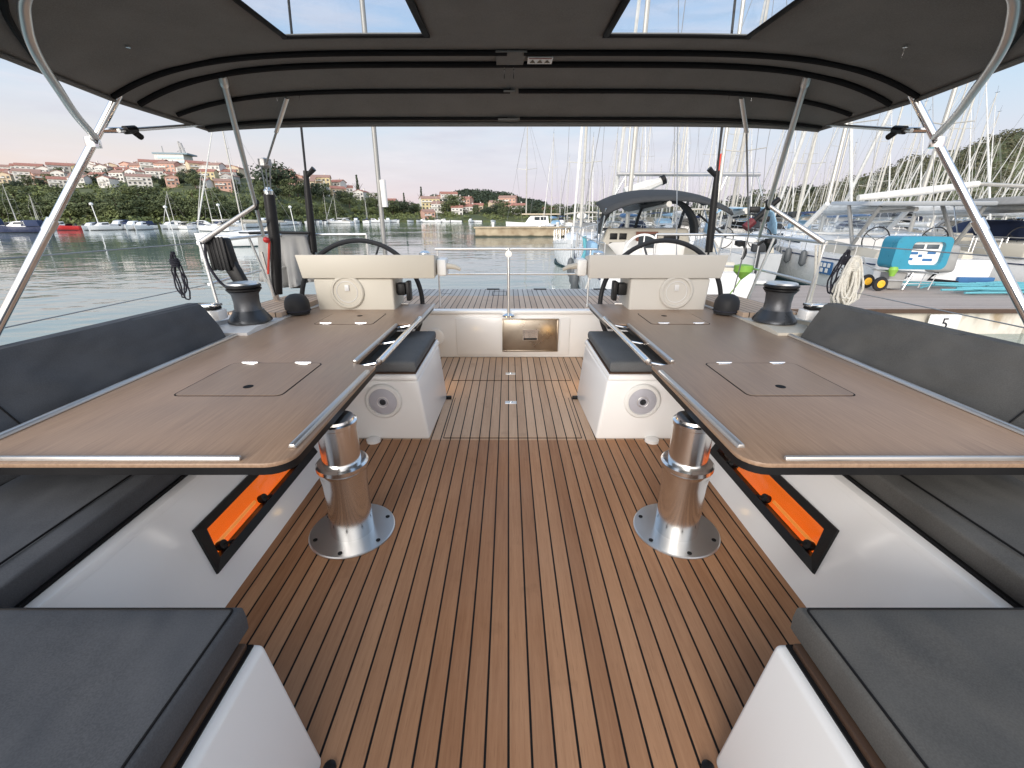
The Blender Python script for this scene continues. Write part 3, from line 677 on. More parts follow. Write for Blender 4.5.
# frame tubes
T = Vector((1.80, 2.27, 2.0)); B = Vector((2.47, 1.83, .82)); 
for s in (-1, 1):
    def mv(v): return Vector((s*v[0], v[1], v[2]))
    a, b = mv(T), mv(B); mid = a.lerp(b, .45)
    leg = part('frame_leg', 'chrome', bim, lambda bm: tube(bm, [a.lerp(b, -.02), mid], .0165, 16))
    part('lower_leg', 'chrome', leg, lambda bm: tube(bm, [mid, b, mv((2.44, 1.83, .60))], .0205, 16))
    part('joint', 'chrome', leg, lambda bm: tube(bm, [a.lerp(b, .43), a.lerp(b, .47)], .0235, 16))
    part('foot', 'chrome', leg, lambda bm: lathe(bm, [(.045, 0), (.045, .01), (.03, .03), (.02, .03)], mv((2.44, 1.83, .60)), 16))
    pts = [(1.886, 2.2, 1.839), (1.741, 1.97, 1.88), (1.624, 1.8, 1.92), (1.50, 1.62, 1.974), (1.42, 1.53, 2.025), (1.33, 1.47, 2.075), (1.15, 1.42, 2.115), (.8, 1.40, 2.125), (0, 1.40, 2.13)]
    part('forward_bow', 'steel', bim, lambda bm: tube(bm, smooth([mv(p) for p in pts], 6), .0145, 12))
    part('bow_piping', 'pipe', bim, lambda bm: tube(bm, smooth([mv((p[0]+.045, p[1], 0))+Vector((0, 0, can(min(p[0]+.045, xe(p[1])), p[1]).z-.008)) for p in pts[2:]], 6), .010, 8))
    j = a.lerp(b, .155)
    part('joint', 'chrome', bim, lambda bm: lathe(bm, [(.028, -.02), (.03, 0), (.028, .02)], j, 14))
    # fore and aft bar
    c0 = mv((1.80, 2.235, 1.87)); c1 = mv((1.826, 2.9, 2.01))
    part('aft_bar', 'steel', bim, lambda bm: tube(bm, [c0, c1], .009, 10))
    part('bar_knuckle', 'black', bim, lambda bm: (tube(bm, [c0.lerp(c1, .06), c0.lerp(c1, .16)], .018, 10), tube(bm, [c0.lerp(c1, .12), c0.lerp(c1, .17)+Vector((0, .02, -.03))], .014, 8)))
    part('bar_clamp', 'chrome', bim, lambda bm: tube(bm, [a.lerp(b, .11), c0.lerp(c1, .07)], .012, 8))
    # aft strut to the pushpit
    q0, q1 = mv((1.372, 2.4, 2.125)), mv((2.51, 4.6, 1.325))
    part('aft_strut', 'alu', bim, lambda bm: tube(bm, [q0, q1], .0155, 12))
    part('strut_end', 'steel', bim, lambda bm: tube(bm, [q0+Vector((0, 0, .02)), q0.lerp(q1, .03)], .02, 10))
    d0 = q0.lerp(q1, .66)
    part('strut_clamp', 'black', bim, lambda bm: tube(bm, [d0+Vector((-s*.03, -.03, .03)), d0+Vector((s*.02, .03, -.02))], .022, 8))
    part('diagonal_strut', 'alu' , bim, lambda bm: tube(bm, [d0, mv((2.49, 3.62, 1.32))], [.014, .022], 12))
    # webbing strap to the stay
    st = thing('webbing_strap', 'thin strap hanging from the %s side of the canopy' % SIDE[s], 'strap', group='thin straps from the canopy')
    w0 = can(s*1.19, 2.64, -.02); w1 = aty(265.5 if s < 0 else 751.5, 166, 3.15)
    part('webbing', 'steel', st, lambda bm: tube(bm, [w0, w0.lerp(w1, .45)], .012, 8, flat=.3))
    if s < 0:
        part('lower_line', 'wire', st, lambda bm: (tube(bm, [w0.lerp(w1, .45), w1], .007, 6), lathe(bm, [(0, -.04), (.04, -.02), (.04, .02), (0, .03)], w1+Vector((0, 0, .02)), 10), *[tube(bm, [w1+Vector((k, 0, 0)), (-2.225+k*.8, 4.3, 1.75)], .005, 5) for k in (-.03, 0, .03)]))
    else:
        part('lower_line', 'wire', st, lambda bm: tube(bm, [w0.lerp(w1, .45), mv((2.24, 4.3, 1.35)), mv((2.30, 4.5, .78))], .006, 6))

# ============================================================ PUSHPIT, LIFELINES, DECK GEAR
for s in (-1, 1):
    def mv(x, y, z): return Vector((s*x, y, z))
    t = thing('pushpit_rail', 'steel pushpit rail on the %s stern quarter' % SIDE[s], 'rail', group='pushpit rails')
    part('top_rail', 'steel', t, lambda bm: tube(bm, smooth([mv(2.49, 3.58, 1.315), mv(2.52, 4.1, 1.325), mv(2.50, 4.62, 1.335), mv(2.40, 4.9, 1.33), mv(2.1, 5.0, 1.33), mv(1.6, 5.02, 1.33)], 6), .0135, 10))
    part('middle_rail', 'steel', t, lambda bm: tube(bm, smooth([mv(2.50, 3.6, .99), mv(2.53, 4.1, 1.0), mv(2.50, 4.62, 1.01), mv(2.40, 4.9, 1.0), mv(2.1, 5.0, 1.0), mv(1.6, 5.02, 1.0)], 6), .011, 10))
    for p0, p1 in ((mv(2.49, 3.6, 1.31), mv(2.46, 3.6, .72)), (mv(2.52, 4.35, 1.33), mv(2.43, 4.45, .70)), (mv(2.2, 4.97, 1.33), mv(2.15, 4.95, .55)), (mv(1.6, 5.02, 1.33), mv(1.6, 5.0, .55))):
        q = part('post', 'steel', t, lambda bm: tube(bm, [p0, p1], .0125, 10)); part('post_base', 'steel', q, lambda bm: lathe(bm, [(.035, 0), (.035, .01), (.018, .03)], p1+Vector((0, 0, -.005)), 14))
    t = thing('lifeline', 'pair of thin wire lifelines along the %s deck edge' % SIDE[s], 'lifeline', group='wire lifelines')
    part('upper_wire', 'wire', t, lambda bm: tube(bm, [mv(2.49, 3.58, 1.315), mv(2.56, 2.0, 1.31), mv(2.62, -1, 1.30)], .004, 6))
    part('lower_wire', 'wire', t, lambda bm: tube(bm, [mv(2.50, 3.6, .99), mv(2.54, 2.2, .99), mv(2.60, -1, .98)], .0035, 6))
t = thing('stern_rail', 'low steel rail across the middle of the stern deck', 'rail')
part('top_rail', 'steel', t, lambda bm: tube(bm, [(-.80, 4.72, 1.195), (.90, 4.72, 1.195)], .0125, 10))
part('middle_rail', 'steel', t, lambda bm: tube(bm, [(-.78, 4.72, .94), (.80, 4.72, .94)], .011, 10))
q = part('post', 'steel', t, lambda bm: tube(bm, [(-.03, 4.70, 1.21), (-.03, 4.70, .50)], .015, 12))
part('post_base', 'chrome', q, lambda bm: (lathe(bm, [(.075, 0), (.075, .012), (.03, .03)], (-.03, 4.70, .492), 20), lathe(bm, [(.035, -.03), (.035, .03)], (-.03, 4.69, 1.15), 14, 'Y')))
for x in (-.81, .87): part('post', 'steel', t, lambda bm: tube(bm, [(x, 4.92, 1.19), (x, 4.92, .55)], .010, 10))
for s in (-1, 1):
    t = thing('backstay', 'dark backstay with a thick black foot cover at the %s stern quarter' % SIDE[s], 'backstay', group='backstays')
    a, b = Vector((s*2.02, 4.86, 3.2)), Vector((s*2.16, 4.92, 1.25))
    part('wire', 'rubber', t, lambda bm: tube(bm, [(s*1.7, 4.6, 6.5), a, b, (s*2.2, 4.95, .56)], .012, 8))
    part('cover', 'black', t, lambda bm: tube(bm, [b.lerp(a, .36), b.lerp(a, .2), b, (s*2.165, 4.92, 1.15)], [.024, .036, .04, .04], 12))
    part('toggle', 'black', t, lambda bm: tube(bm, [b.lerp(a, .33), b.lerp(a, .35)+Vector((-.09 if s > 0 else .09, 0, .04))], [.02, .028], 8))
t = thing('hydraulic_cylinder', 'thick black covered tube standing left of the left steering wheel', 'tube')
part('sleeve', 'black', t, lambda bm: tube(bm, [(-2.225, 4.3, 1.70), (-2.25, 4.3, 1.3), (-2.32, 4.3, .80)], [.048, .05, .046], 18))
part('end_cap', 'chrome', t, lambda bm: lathe(bm, [(.036, 0), (.04, .03), (.02, .06), (0, .065)], (-2.225, 4.3, 1.70), 16))
part('foot', 'alu', t, lambda bm: (tube(bm, [(-2.33, 4.27, .80), (-2.335, 4.3, .72)], .03, 10), tube(bm, [(-2.37, 4.25, 1.2), (-2.33, 4.24, .78)], .014, 8)))
part('red_flag_line', 'redcloth', t, lambda bm: tube(bm, [(-2.26, 4.22, 1.30), (-2.33, 4.22, 1.0)], .010, 6))
tag(part('marker_ball', 'red', None, lambda bm: lathe(bm, [(0, -.03), (.022, -.02), (.03, 0), (.022, .02), (0, .03)], (-2.275, 4.2, 1.31), 14)), 'small bright red ball on the left rail', 'ball')
t = thing('flag_staff', 'tall grey pole with a white sleeve standing behind the left steering console', 'pole')
a, b = aty(372, 110, 5.2), aty(386, 262, 5.2)
part('pole', 'dmast', t, lambda bm: tube(bm, [a.lerp(b, -.6), b, (b.x-.02, b.y, .55)], .025, 14))
part('white_sleeve', 'white', t, lambda bm: tube(bm, [aty(380.5, 180, 5.19)+Vector((.02, 0, 0)), aty(383.5, 207, 5.19)+Vector((.02, 0, 0))], .032, 14))
# canvas hung on the left quarter
t = thing('canvas_cover', 'grey canvas cover draped over gear on the left quarter rail', 'cover')
bm = bm_new(); g = []
for i in range(29):
    u = i/28; row = []
    for j in range(11):
        v = j/10
        x = -2.76+.60*u+(.05*(1-v) if u < .5 else -.05*(1-v))*(abs(u-.5)*2)
        y = 4.86-.10*math.sin(math.pi*u)*(.3+.7*v)-.05*math.cos(u*19)*v-.03*math.cos(u*40+2)*v
        z = 1.345-.50*v-.05*v*math.sin(math.pi*u)+(.012*math.sin(u*9) if j == 10 else 0)
        row.append((x, y, z))
    g.append(row)
sheet(bm, g)
o = obj('cloth', bm, 'greycan', t, ang=80); md = o.modifiers.new('th', 'SOLIDIFY'); md.thickness = .15; md.offset = -1
part('dark_binding', 'black', t, lambda bm: tube(bm, [(-2.78, 4.83, 1.35), (-2.46, 4.79, 1.36), (-2.14, 4.83, 1.35)], .015, 8))
# rope hangs
def coil(name, label, cat, base, w, h, n, mat, r=.006, sd=1, depth=.05):
    rnd = random.Random(sd); t = thing(name, label, cat, base)
    bm = bm_new()
    for k in range(n):
        ww = w*(.5+.5*rnd.random()); hh = h*(.8+.2*rnd.random()); ox = rnd.uniform(-1, 1)*w*.2; oy = rnd.uniform(-depth, depth)
        pts = [(ox*.4+math.sin(a)*ww/2*(.35+.65*(1-math.cos(a))/2)+ox*(1-math.cos(a))/2, oy*(1-math.cos(a))/2+.01*rnd.uniform(-1, 1), -hh*(1-math.cos(a))/2) for a in [2*math.pi*i/22 for i in range(23)]]
        tube(bm, pts, r, 6, caps=False)
    obj('loops', bm, mat, t)
    bm = bm_new()
    for k in range(5): torus(bm, (0, 0, -.05-.012*k), .025+.004*math.sin(k), r, n=12, m=6, rot=Matrix.Rotation(R(90), 3, 'X'))
    obj('hitch', bm, mat, t); return t
coil('rope_coil', 'bulky coil of white rope hanging on the right lifeline', 'rope coil', aty(856, 256, 3.2), .17, .36, 22, 'rope', .008, 3)
coil('dark_line', 'loose loop of black line hanging beside the white rope coil', 'rope', aty(849, 250, 3.25), .16, .36, 3, 'drope', .006, 9)
coil('thin_line', 'thin dark double line hanging on the left lifeline above the backrest', 'rope', aty(172, 252, 3.2), .10, .36, 3, 'drope', .0055, 5, .02)
for s, px in ((-1, 185), (1, 838)):
    t = thing('line_clutch', 'low chrome and black line clutch on the %s coaming behind the backrest' % SIDE[s], 'clutch', group='line clutches')
    c = Vector((s*2.24, 3.14, .83 if s < 0 else .83))
    part('body', 'chrome', t, lambda bm: box(bm, c.x-.09, c.x+.09, c.y-.05, c.y+.05, .895, .915, bev=.006))
    part('cam', 'black', t, lambda bm: box(bm, c.x-.085, c.x+.085, c.y-.045, c.y+.045, .873, .8945, bev=.008))
    part('base', 'gel', t, lambda bm: box(bm, c.x-.11, c.x+.11, c.y-.055, c.y+.055, .80, .8725, bev=.01))
# black gear bundle on the left quarter
t = thing('gear_bundle', 'bundle of black webbing and a folded black strap on the left quarter rail', 'gear', (-2.44, 3.72, 1.31))
bm = bm_new()
hexa(bm, [(-.04, -.03, -.20), (.13, -.03, -.20), (.13, .06, -.20), (-.04, .06, -.20), (-.06, -.03, .04), (.10, -.03, .04), (.10, .06, .04), (-.06, .06, .04)], bev=.02)
hexa(bm, [(.12, -.02, -.42), (.22, -.02, -.42), (.22, .05, -.42), (.12, .05, -.42), (.0, -.02, -.14), (.12, -.02, -.14), (.12, .05, -.14), (.0, .05, -.14)], bev=.015)
for k in range(5): hexa(bm, [(-.05+.03*k, -.05, -.22+.02*(k % 2)), (-.02+.03*k, -.05, -.22), (-.02+.03*k, -.03, -.22), (-.05+.03*k, -.03, -.22), (-.06+.03*k, -.05, .04), (-.03+.03*k, -.05, .05), (-.03+.03*k, -.03, .05), (-.06+.03*k, -.03, .04)], bev=.006)
obj('webbing', bm, 'black', t)
part('loop', 'drope', t, lambda bm: tube(bm, smooth([(-.06, -.03, .03), (-.08, -.04, -.15), (0, -.05, -.32), (.13, -.04, -.42)], 6), .011, 8))
# right quarter gear
t = thing('lime_light', 'lime green floating light clipped to the right quarter rail', 'light', (2.42, 4.62, .99))
part('body', 'lime', t, lambda bm: lathe(bm, [(0, -.10), (.03, -.07), (.09, -.01), (.09, .05), (.04, .06), (0, .06)], (0, 0, 0), 16))
part('cord', 'lime', t, lambda bm: tube(bm, smooth([(0, 0, -.08), (-.05, 0, -.18), (-.13, 0, -.30)], 5), .006, 6))
for k, px in enumerate((770, 740)):
    t = thing('black_tassel', ('black webbing knot hanging from the right quarter rail' if k == 0 else 'looped black strap hanging on the right rail beside the strut'), 'strap', aty(px, 243, 4.6))
    part('knot', 'black', t, lambda bm: lathe(bm, [(0, -.13), (.02, -.09), (.035, -.03), (.06, .0), (.055, .04), (0, .05)] if k == 0 else [(0, -.04), (.05, -.02), (.05, .02), (0, .03)], (0, 0, 0), 10))
    part('strap_end', 'black', t, lambda bm: tube(bm, smooth([(0, 0, 0), (.05, 0, -.03), (.08, .01, -.10), (.05, 0, -.16)] if k else [(0, 0, 0), (-.07, 0, .02), (-.12, .0, -.02)], 4), .014, 6))
t = thing('boat_hook', 'black tube with a dark red grip lashed diagonally to the right strut', 'pole')
a, b = aty(779, 199, 4.4), aty(745, 228, 4.4)
part('tube', 'black', t, lambda bm: tube(bm, [a, a.lerp(b, .75)], .026, 10)); part('grip', pbr('dark red', (.12, .015, .02), .5), t, lambda bm: tube(bm, [a.lerp(b, .75), b], .04, 10))
t = thing('hanging_ropes', 'two white ropes falling from the right quarter rail to the deck', 'rope')
for k in (0, 1): part('rope', 'rope', t, lambda bm: tube(bm, smooth([aty(816+4*k, 245, 3.6), aty(815+2*k, 275, 3.6), aty(811-1*k, 300, 3.6), aty(806-3*k, 312, 3.5)], 5), .009, 7))
# ============================================================ WATER, SHORE, HILLS
WZ = -1.0
m, n, b = nt('harbour water')
tc = N(n, 'ShaderNodeNewGeometry'); mp = N(n, 'ShaderNodeMapping'); n.links.new(tc.outputs['Position'], mp.inputs[0]); mp.inputs['Scale'].default_value = (.75, 1.35, 1)
mp.inputs['Rotation'].default_value = (0, 0, R(12))
n1 = nz(n, mp.outputs[0], .55, 2, .5); n2 = nz(n, mp.outputs[0], 2.1, 2, .5)
patch = nz(n, tc.outputs['Position'], .045, 2)
vd = N(n, 'ShaderNodeVectorMath', operation='LENGTH'); n.links.new(tc.outputs['Position'], vd.inputs[0])
h = mth(n, 'ADD', mth(n, 'MULTIPLY', n1, .10), mth(n, 'MULTIPLY', n2, .014))
h = mth(n, 'MULTIPLY', h, mth(n, 'ADD', .20, mr(n, patch, .44, .60, 0, .6)))
bump(n, b, h, 1, 1.0)
b.inputs['Base Color'].default_value = (.19, .26, .24, 1); b.inputs['Roughness'].default_value = .04; b.inputs['IOR'].default_value = 1.5
n.links.new(mr(n, patch, .35, .65, .03, .06), b.inputs['Roughness'])
bm = bm_new(); 
g = [-1500, -400, -60, 60, 400, 1500]
sheet(bm, [[(x, y, WZ) for y in (-60, -10, 40, 200, 600, 2500)] for x in g])
o = obj('water', bm, m, flat=True); o['kind'] = 'structure'
# px column -> shore distance, ridge distance, ridge height
TAB = [(-260, 100, 300, 28), (0, 112, 300, 25), (100, 114, 290, 26.5), (200, 128, 290, 27), (245, 145, 290, 24), (300, 200, 320, 22), (350, 262, 350, 18), (392, 292, 380, 10),
       (430, 300, 390, 13), (470, 302, 470, 24), (500, 296, 470, 22), (530, 290, 450, 14), (560, 270, 420, 7), (620, 260, 400, 5), (700, 255, 390, 8), (760, 250, 380, 13), (800, 245, 365, 20),
       (860, 240, 360, 30), (930, 235, 350, 43), (1024, 225, 340, 58), (1300, 200, 330, 62)]
def tab(px):
    for a, b in zip(TAB, TAB[1:]):
        if px <= b[0] or b is TAB[-1]:
            t = max(0, min(1, (px-a[0])/(b[0]-a[0]))); t = t*t*(3-2*t)
            return [a[i]+(b[i]-a[i])*t for i in (1, 2, 3)]
def ground(px, Y):
    y0, y1, zr = tab(px)
    if Y < y0: return WZ-.6
    t = min(1, (Y-y0)/(y1-y0)); e = t**.9
    return WZ+.9+(zr-WZ-.9)*(e*.75+.25*e*e*(3-2*e))+1.2*(noise.noise((px*.03, Y*.03, 0)))*min(1, t*4)
pxs = [-260+i*20 for i in range(79)]
bm = bm_new(); rows = []
for px in pxs:
    y0, y1, zr = tab(px); r = []
    r.append(far(px, y0-1.0, WZ-1.5)); r.append(far(px, y0-.6, WZ+.5))
    for k in range(0, 14):
        Y = y0+(y1-y0)*k/13; r.append(far(px, Y, ground(px, Y)))
    r.append(far(px, y1*1.4, zr*.8)); r.append(far(px, y1*3, -4))
    rows.append(r)
sheet(bm, rows); bmesh.ops.recalc_face_normals(bm, faces=bm.faces)
m, n, b = nt('scrub hillside')
v = coords(n); f1 = nz(n, v, .05, 5); f2 = nz(n, v, .6, 4)
cA = mixc(n, mr(n, f1, .35, .65, 0, 1), (.045, .065, .022), (.10, .12, .045)); cA = mixc(n, mr(n, f2, .45, .7, 0, .6), cA, (.12, .10, .05))
n.links.new(cA, b.inputs['Base Color']); b.inputs['Roughness'].default_value = .95; bump(n, b, f2, .6, .6)
o = obj('hills', bm, m); o['kind'] = 'structure'

# ---- foliage material
def leafmat(name, lo, hi):
    m, n, b = nt(name); v = coords(n); f = nz(n, v, .5, 3); oi = N(n, 'ShaderNodeObjectInfo')
    c = mixc(n, mr(n, f, .3, .7, 0, 1), lo, hi); c = mixc(n, mth(n, 'MULTIPLY', oi.outputs['Random'], .5), c, [x*.7 for x in lo])
    n.links.new(c, b.inputs['Base Color']); b.inputs['Roughness'].default_value = .8
    return m
M['leaf'] = leafmat('mid green leaves', (.075, .10, .042), (.14, .165, .07))
M['leaf_light'] = leafmat('light green leaves', (.12, .15, .05), (.19, .22, .08))
M['leaf_dark'] = leafmat('dark green leaves', (.030, .048, .026), (.06, .082, .042))
M['scrub'] = leafmat('olive scrub', (.075, .08, .042), (.15, .14, .08))
M['bark'] = pbr('bark', (.09, .07, .05), .9, var=.3)
def leaves(bm, c, rad, nleaf, sz, rnd, flat=.75, shell=.55):
    for _ in range(nleaf):
        while True:
            d = Vector((rnd.uniform(-1, 1), rnd.uniform(-1, 1), rnd.uniform(-1, 1)))
            if .05 < d.length < 1: break
        d = d.normalized()*(shell+(1-shell)*rnd.random())
        p = Vector(c)+Vector((d.x*rad, d.y*rad, d.z*rad*flat))
        nrm = (d+Vector((rnd.uniform(-.7, .7), rnd.uniform(-.7, .7), rnd.uniform(-.4, .9)))).normalized()
        u = nrm.orthogonal().normalized(); w = nrm.cross(u); a = rnd.uniform(0, 6.28); u2 = u*math.cos(a)+w*math.sin(a); w2 = nrm.cross(u2); s = sz*rnd.uniform(.6, 1.3)
        bm.faces.new([bm.verts.new(p+q) for q in (u2*s*-.5, w2*s*.38, u2*s*.55+nrm*s*.1, w2*-s*.38)])
def make_tree(kind, h, mat, seed, label):
    rnd = random.Random(seed); t = thing(kind, label, 'tree')
    th = h*.35
    bm = bm_new(); tube(bm, [(0, 0, -1), (.1, 0, th*.5), (0, .1, th), (.15, 0, h*.75)], [h*.035, h*.028, h*.02, h*.006], 7)
    for k in range(5):
        a = k*1.3; tube(bm, [(0, 0, th*.8), (math.cos(a)*h*.15, math.sin(a)*h*.15, th*1.3), (math.cos(a)*h*.27, math.sin(a)*h*.27, th*1.7)], [h*.016, h*.01, h*.004], 5)
    obj('trunk', bm, 'bark', t)
    bm = bm_new()
    if kind == 'cypress':
        for k in range(9): leaves(bm, (0, 0, h*(.12+.095*k)), h*.11*(1-.085*k)+.1, 60, .5, rnd, 1.3)
    else:
        leaves(bm, (0, 0, h*.45), h*.34, 200, h*.07, rnd)
        for k in range(13):
            a = rnd.uniform(0, 6.28); rr = h*rnd.uniform(.15, .38); z = h*rnd.uniform(.22, .82); f_ = 1-(abs(z/h-.45))*.8
            leaves(bm, (math.cos(a)*rr*f_, math.sin(a)*rr*f_, z), h*rnd.uniform(.13, .22), 75, h*.062, rnd)
    obj('crown', bm, mat, t, flat=True); return remember(t)
TP = [make_tree('tree', 8, 'leaf', 1, ''), make_tree('tree', 8, 'leaf_light', 2, ''), make_tree('tree', 8, 'leaf_dark', 3, ''), make_tree('cypress', 9, 'leaf_dark', 4, '')]
TREES = []  # px, Y, h, proto
rnd = random.Random(11)
def add_tree(px, Y, h, p): TREES.append((px, Y, h, p))
for px in range(-20, 250, 9):   # leafy bank on the left
    y0 = tab(px)[0]
    add_tree(px+rnd.uniform(-3, 3), y0+5+rnd.uniform(0, 3), rnd.uniform(4.5, 8), rnd.choice([0, 0, 1, 0]))
for px in range(-12, 250, 15):
    y0 = tab(px)[0]
    add_tree(px+rnd.uniform(-5, 5), y0+16+rnd.uniform(0, 9), rnd.uniform(5.5, 8.5), rnd.choice([0, 0, 1]))
for px in range(-10, 245, 5): add_tree(px+rnd.uniform(-5, 5), tab(px)[0]+(tab(px)[1]-tab(px)[0])*rnd.choice([.50, .58, .70, .88, .99]), rnd.uniform(4, 7), rnd.choice([0, 2, 2]))
for px in range(255, 395, 10):
    y0 = tab(px)[0]
    add_tree(px+rnd.uniform(-4, 4), y0+8+rnd.uniform(0, 10), rnd.uniform(4, 8), rnd.choice([0, 1, 1, 0]))
for px in range(262, 395, 13):
    y0, y1, _ = tab(px)
    add_tree(px+rnd.uniform(-4, 4), y0+(y1-y0)*rnd.uniform(.35, .6), rnd.uniform(8, 12), rnd.choice([0, 2, 0]))
add_tree(279, 255, 22, 2); add_tree(359, 345, 17, 3); add_tree(422, 372, 15, 3); add_tree(405, 345, 13, 3); add_tree(436, 385, 11, 2); add_tree(70, 275, 8, 2); add_tree(147, 282, 9, 2); add_tree(190, 225, 9, 2); add_tree(196, 200, 7, 0)
for px, h in ((393, 11), (399, 13), (410, 12), (415, 8), (451, 14), (458, 12), (486, 8), (493, 9), (444, 7), (500, 10), (476, 7)): add_tree(px, 335+rnd.uniform(-15, 10), h, rnd.choice([0, 2, 0]))
for px in range(505, 600, 8): add_tree(px+rnd.uniform(-3, 3), tab(px)[0]+12+rnd.uniform(0, 25), rnd.uniform(7, 12), rnd.choice([0, 2, 0]))
for px in range(700, 820, 12): add_tree(px+rnd.uniform(-4, 4), tab(px)[1]-25+rnd.uniform(-20, 20), rnd.uniform(9, 13), rnd.choice([0, 2, 2]))
TREES.sort()
kinds = ['rounded mid green tree', 'loose light green tree', 'dense dark green tree', 'slim dark cypress']
for i, (px, Y, h, p) in enumerate(TREES):
    where = 'on the left bank' if px < 250 else 'on the bank beyond the left wheel' if px < 395 else 'across the bay' if px < 503 else 'behind the stone pier' if px < 600 else 'on the ridge behind the masts'
    nth = sum(1 for q in TREES[:i] if q[3] == p and (q[0] < 250) == (px < 250) and (q[0] < 395) == (px < 395) and (q[0] < 503) == (px < 503) and (q[0] < 600) == (px < 600))+1
    lab = '%s %s, %d. such from left' % (kinds[p], where, nth)
    c = far(px, Y, ground(px, Y)-.2)
    o = dup(TP[p], c, rnd.uniform(0, 6), lab, 'trees along the far shore')
    hs = h/(9 if p == 3 else 8); o.scale = (hs*(1.25 if p < 3 else .8), hs*(1.25 if p < 3 else .8), hs)
for t in TP:
    for ch, gs in KIDS[t.name]: bpy.data.objects.remove(ch)
    bpy.data.objects.remove(t)
def clumps(name, mat, spots, leafn, sz, seed):
    rnd = random.Random(seed); bm = bm_new()
    for c, r in spots: leaves(bm, c, r, leafn, sz*r, rnd, .7, .6)
    o = obj(name, bm, mat, flat=True); o['kind'] = 'stuff'; return o
sp = []; rnd = random.Random(5)
for _ in range(520):
    px = rnd.uniform(435, 545); y0, y1, zr = tab(px); Y = y0+(y1-y0)*rnd.uniform(.45, 1.05); sp.append((far(px, Y, ground(px, min(Y, y1))+2.0), rnd.uniform(3, 5.5)))
o = clumps('woodland', 'leaf_dark', sp, 46, .34, 1); tag(o, 'dark wooded hill rising behind the houses across the bay', 'woodland')
sp = []
for _ in range(1500):
    px = rnd.uniform(560, 1100); y0, y1, zr = tab(px); Y = y0+(y1-y0)*rnd.uniform(.1, 1.02); sp.append((far(px, Y, ground(px, min(Y, y1))+.8), rnd.uniform(2.2, 4.5)))
o = clumps('scrub', 'scrub', sp, 26, .38, 2); tag(o, 'olive green scrub covering the long hill behind the masts', 'scrub')
sp = []
for _ in range(1100):
    px = rnd.uniform(-60, 400); y0, y1, zr = tab(px); Y = y0+1+(y1-y0)*rnd.uniform(0, 1)**1.8*.8; sp.append((far(px, Y, ground(px, Y)+.4), rnd.uniform(1.0, 2.4)*(1 if px < 250 else 1.4)))
for _ in range(380):
    px = rnd.uniform(385, 620); y0, y1, zr = tab(px); Y = y0+1+(y1-y0)*rnd.uniform(0, .45); sp.append((far(px, Y, ground(px, Y)+.4), rnd.uniform(1.6, 3)))
o = clumps('undergrowth', 'leaf_light', sp, 30, .42, 3); tag(o, 'light green undergrowth on the bank above the waterline', 'undergrowth')

# ============================================================ TOWN
M['w_white'] = pbr('white render', (.66, .65, .62), .8, var=.06); M['w_cream'] = pbr('cream render', (.62, .52, .38), .8, var=.06); M['w_pink'] = pbr('pink render', (.58, .36, .29), .8, var=.06)
M['w_orange'] = pbr('orange render', (.62, .30, .14), .8, var=.06); M['w_grey'] = pbr('grey render', (.40, .40, .40), .8, var=.06); M['w_yellow'] = pbr('pale yellow render', (.65, .56, .34), .8, var=.06)
M['tile'] = pbr('terracotta tiles', (.36, .165, .125), .85, var=.25, scale=1.5); M['tile_old'] = pbr('faded tiles', (.34, .21, .17), .85, var=.2, scale=1.5)
M['pane'] = pbr('window pane', (.07, .09, .11), .15, var=.3); M['shut'] = pbr('shutter', (.14, .10, .07), .7)
def house(kind, w, d, h, seed, gable='x'):
    t = thing(kind, '', 'house')
    bm = bm_new(); rh = w*.2 if gable == 'y' else d*.22
    box(bm, -w/2, w/2, -d/2, d/2, -4, h)
    if gable == 'y': prism(bm, [(-w/2, h+.001), (w/2, h+.001), (0, h+rh)], -d/2, d/2, ax=1)
    else: prism(bm, [(-d/2, h+.001), (d/2, h+.001), (0, h+rh)], -w/2, w/2, ax=0)
    obj('wall', bm, 'w_white', t, flat=True)
    bm = bm_new(); e = .5; th = .28
    L = (w if gable == 'y' else d)/2; rl = (d if gable == 'y' else w)/2+e
    sl = rh/L
    for sg in (-1, 1):
        q = [(sg*(L+e), h-sl*e+.05), (0, h+rh+.05), (0, h+rh+.05+th), (sg*(L+e), h-sl*e+.05+th)]
        prism(bm, q, -rl, rl, ax=1 if gable == 'y' else 0)
    r = obj('roof', bm, 'tile', t, flat=True)
    bm = bm_new(); box(bm, w*.2, w*.2+.8, -.4+d*.1, .4+d*.1, h, h+rh+1.2); box(bm, w*.2-.1, w*.2+.9, -.5+d*.1, .5+d*.1, h+rh+1.205, h+rh+1.4); obj('chimney', bm, 'w_white', r, flat=True)
    nf = max(1, round(h/2.9)); nw = max(2, round(w/3))
    for fl in range(nf):
        for k in range(nw):
            x = -w/2+w*(k+.5)/nw; z = h-1.9-2.9*fl
            f = part('window', 'shut', t, lambda bm: (box(bm, x-.75, x-.5, -d/2-.1, -d/2+.02, z-.7, z+.7), box(bm, x+.5, x+.75, -d/2-.1, -d/2+.02, z-.7, z+.7), box(bm, x-.75, x+.75, -d/2-.14, -d/2+.02, z-.85, z-.702)))
            part('pane', 'pane', f, box, x-.498, x+.498, -d/2-.05, -d/2+.02, z-.7, z+.7)
    if nf > 1:
        f = part('balcony', 'w_white', t, lambda bm: (box(bm, -w/2+.6, w*.12, -d/2-1.3, -d/2-.01, h-2.95, h-2.8), box(bm, -w/2+.6, w*.12, -d/2-1.3, -d/2-1.22, h-2.79, h-1.95)))
    return remember(t)
HP = [house('house', 11, 9, 6, 1, 'x'), house('house', 8, 11, 6.4, 2, 'y'), house('apartment_house', 15, 9, 8.6, 3, 'x'), house('villa', 9, 8, 4.6, 4, 'x')]
HW = [11, 8, 15, 9]
